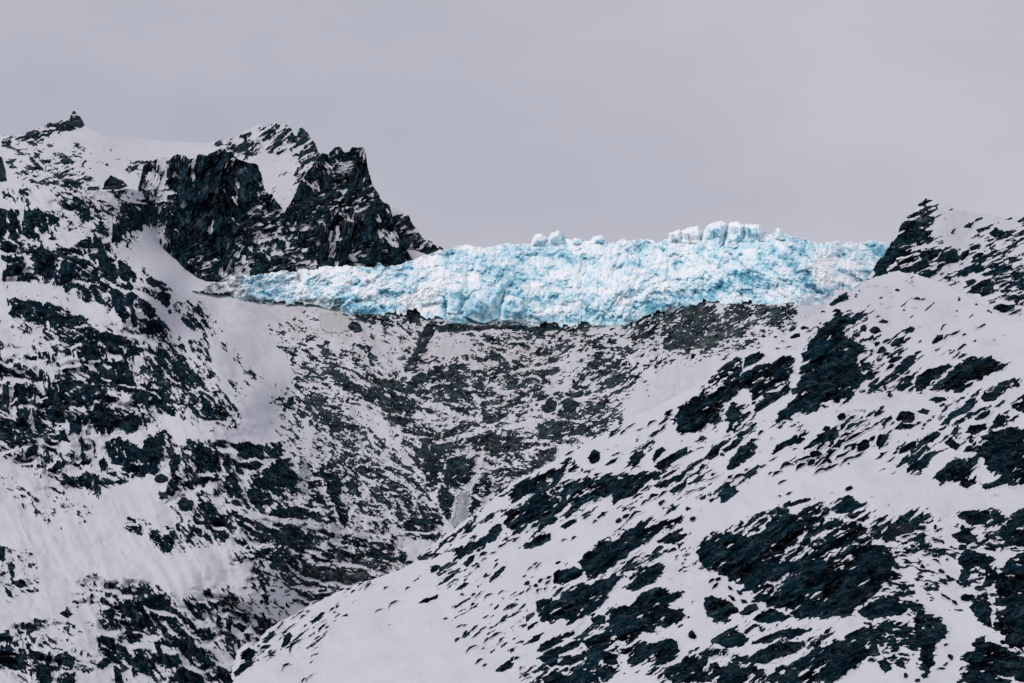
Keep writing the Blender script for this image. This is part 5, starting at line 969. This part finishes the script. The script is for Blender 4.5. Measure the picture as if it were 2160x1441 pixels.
# ------------------------------------------------------------------ dead shrubs and grass standing out of the snow
def shrub(sl, x, y, hpx, seed, lab, grp, name='dry_shrub', cat='shrub', lean=0.0, n=16):
    rg = np.random.default_rng(seed)
    Yc = float(sl.base(np.array([[x]]), np.array([[y]]))[0, 0] + sl.low(np.array([[x]]), np.array([[y]]))[0, 0]) - 1.2
    mpp = Yc / F; c = world(np.array(x * 1.0), np.array(y * 1.0), np.array(Yc)); hh = hpx * mpp
    V = []; Q = []
    def twig(p, q, r):
        dz = q - p; a = np.cross(dz, [0.3, 1, .2]); a /= np.linalg.norm(a) + 1e-9; b2 = np.cross(dz, a); b2 /= np.linalg.norm(b2) + 1e-9
        k = len(V)
        for t_, rr in ((p, r), (q, r * .45)):
            for i in range(3): V.append(t_ + rr * (a * math.cos(2.094 * i) + b2 * math.sin(2.094 * i)))
        for i in range(3): Q.append((k + i, k + (i + 1) % 3, k + 3 + (i + 1) % 3, k + 3 + i))
    for i in range(n):
        b0 = np.array([rg.normal(0, hh * .8), rg.normal(0, hh * .25), -.4])
        m1 = b0 + np.array([rg.normal(lean, .3) * hh * .6, rg.normal(0, .2) * hh, rg.uniform(.35, .6) * hh + .4])
        e = m1 + np.array([rg.normal(lean, .45) * hh * .6, rg.normal(0, .2) * hh, rg.uniform(.2, .5) * hh])
        r = rg.uniform(.014, .026) * (1 + hpx / 20)
        twig(b0, m1, r); twig(m1, e, r * .5)
        e2 = m1 + np.array([rg.normal(lean, .6) * hh * .5, rg.normal(0, .2) * hh, rg.uniform(.1, .4) * hh]); twig(m1, e2, r * .4)
    o = new_mesh(name, np.array(V), np.array(Q), M_TWIG); o.location = c.tolist()
    return tag(o, lab, cat, grp)
for i, (x, y, h) in enumerate([(1835, 606, 5), (1848, 604, 5), (1870, 607, 4), (1926, 603, 5), (1880, 628, 4), (1860, 642, 4), (1930, 650, 3), (2016, 668, 4), (1878, 618, 4), (1700, 668, 4), (1760, 690, 3), (1790, 605, 4)]):
    shrub(RS, x, y, h, 40 + i, 'faint tuft of dry grass on the round snow shoulder beside the glacier', 'grass tufts on the snow shoulder', 'grass_tuft', 'grass tuft', 0, 18)
for i, (x, y, h) in enumerate([(2060, 694, 7), (2068, 691, 6), (2088, 728, 9), (2094, 718, 7), (2120, 708, 4), (1850, 744, 6), (1862, 740, 5), (1868, 842, 9), (1866, 806, 8), (1880, 803, 6), (1790, 870, 5), (1766, 868, 5), (1805, 866, 4), (1860, 868, 5), (1940, 690, 4), (2100, 1045, 5), (1755, 1040, 4), (1840, 1048, 4)]):
    shrub(RS, x, y, h, 80 + i, 'dry brown shrub poking through the snow among the rocks uphill of the broad snowfield', 'dry shrubs on the upper snow', n=18)
for i, (x, y, h) in enumerate([(1660, 1324, 6), (1706, 1322, 8), (1752, 1322, 5), (1798, 1319, 7), (1700, 1353, 5)]):
    shrub(RS, x, y, h, 140 + i, 'dry twiggy shrub on the snow shelf under the domed bulge', 'dry shrubs on the snow shelf', n=5)
for i, (x, y, h) in enumerate([(1900, 1135, 26), (1892, 1120, 20), (1908, 1118, 16)]):
    shrub(RS, x, y, h, 190 + i, 'taller dark bare shrub beside the domed bulge at the top of the wide gully', 'bare shrubs at the gully top', lean=-.35, n=16)
print('script', round(time.time() - T00, 1), 's')
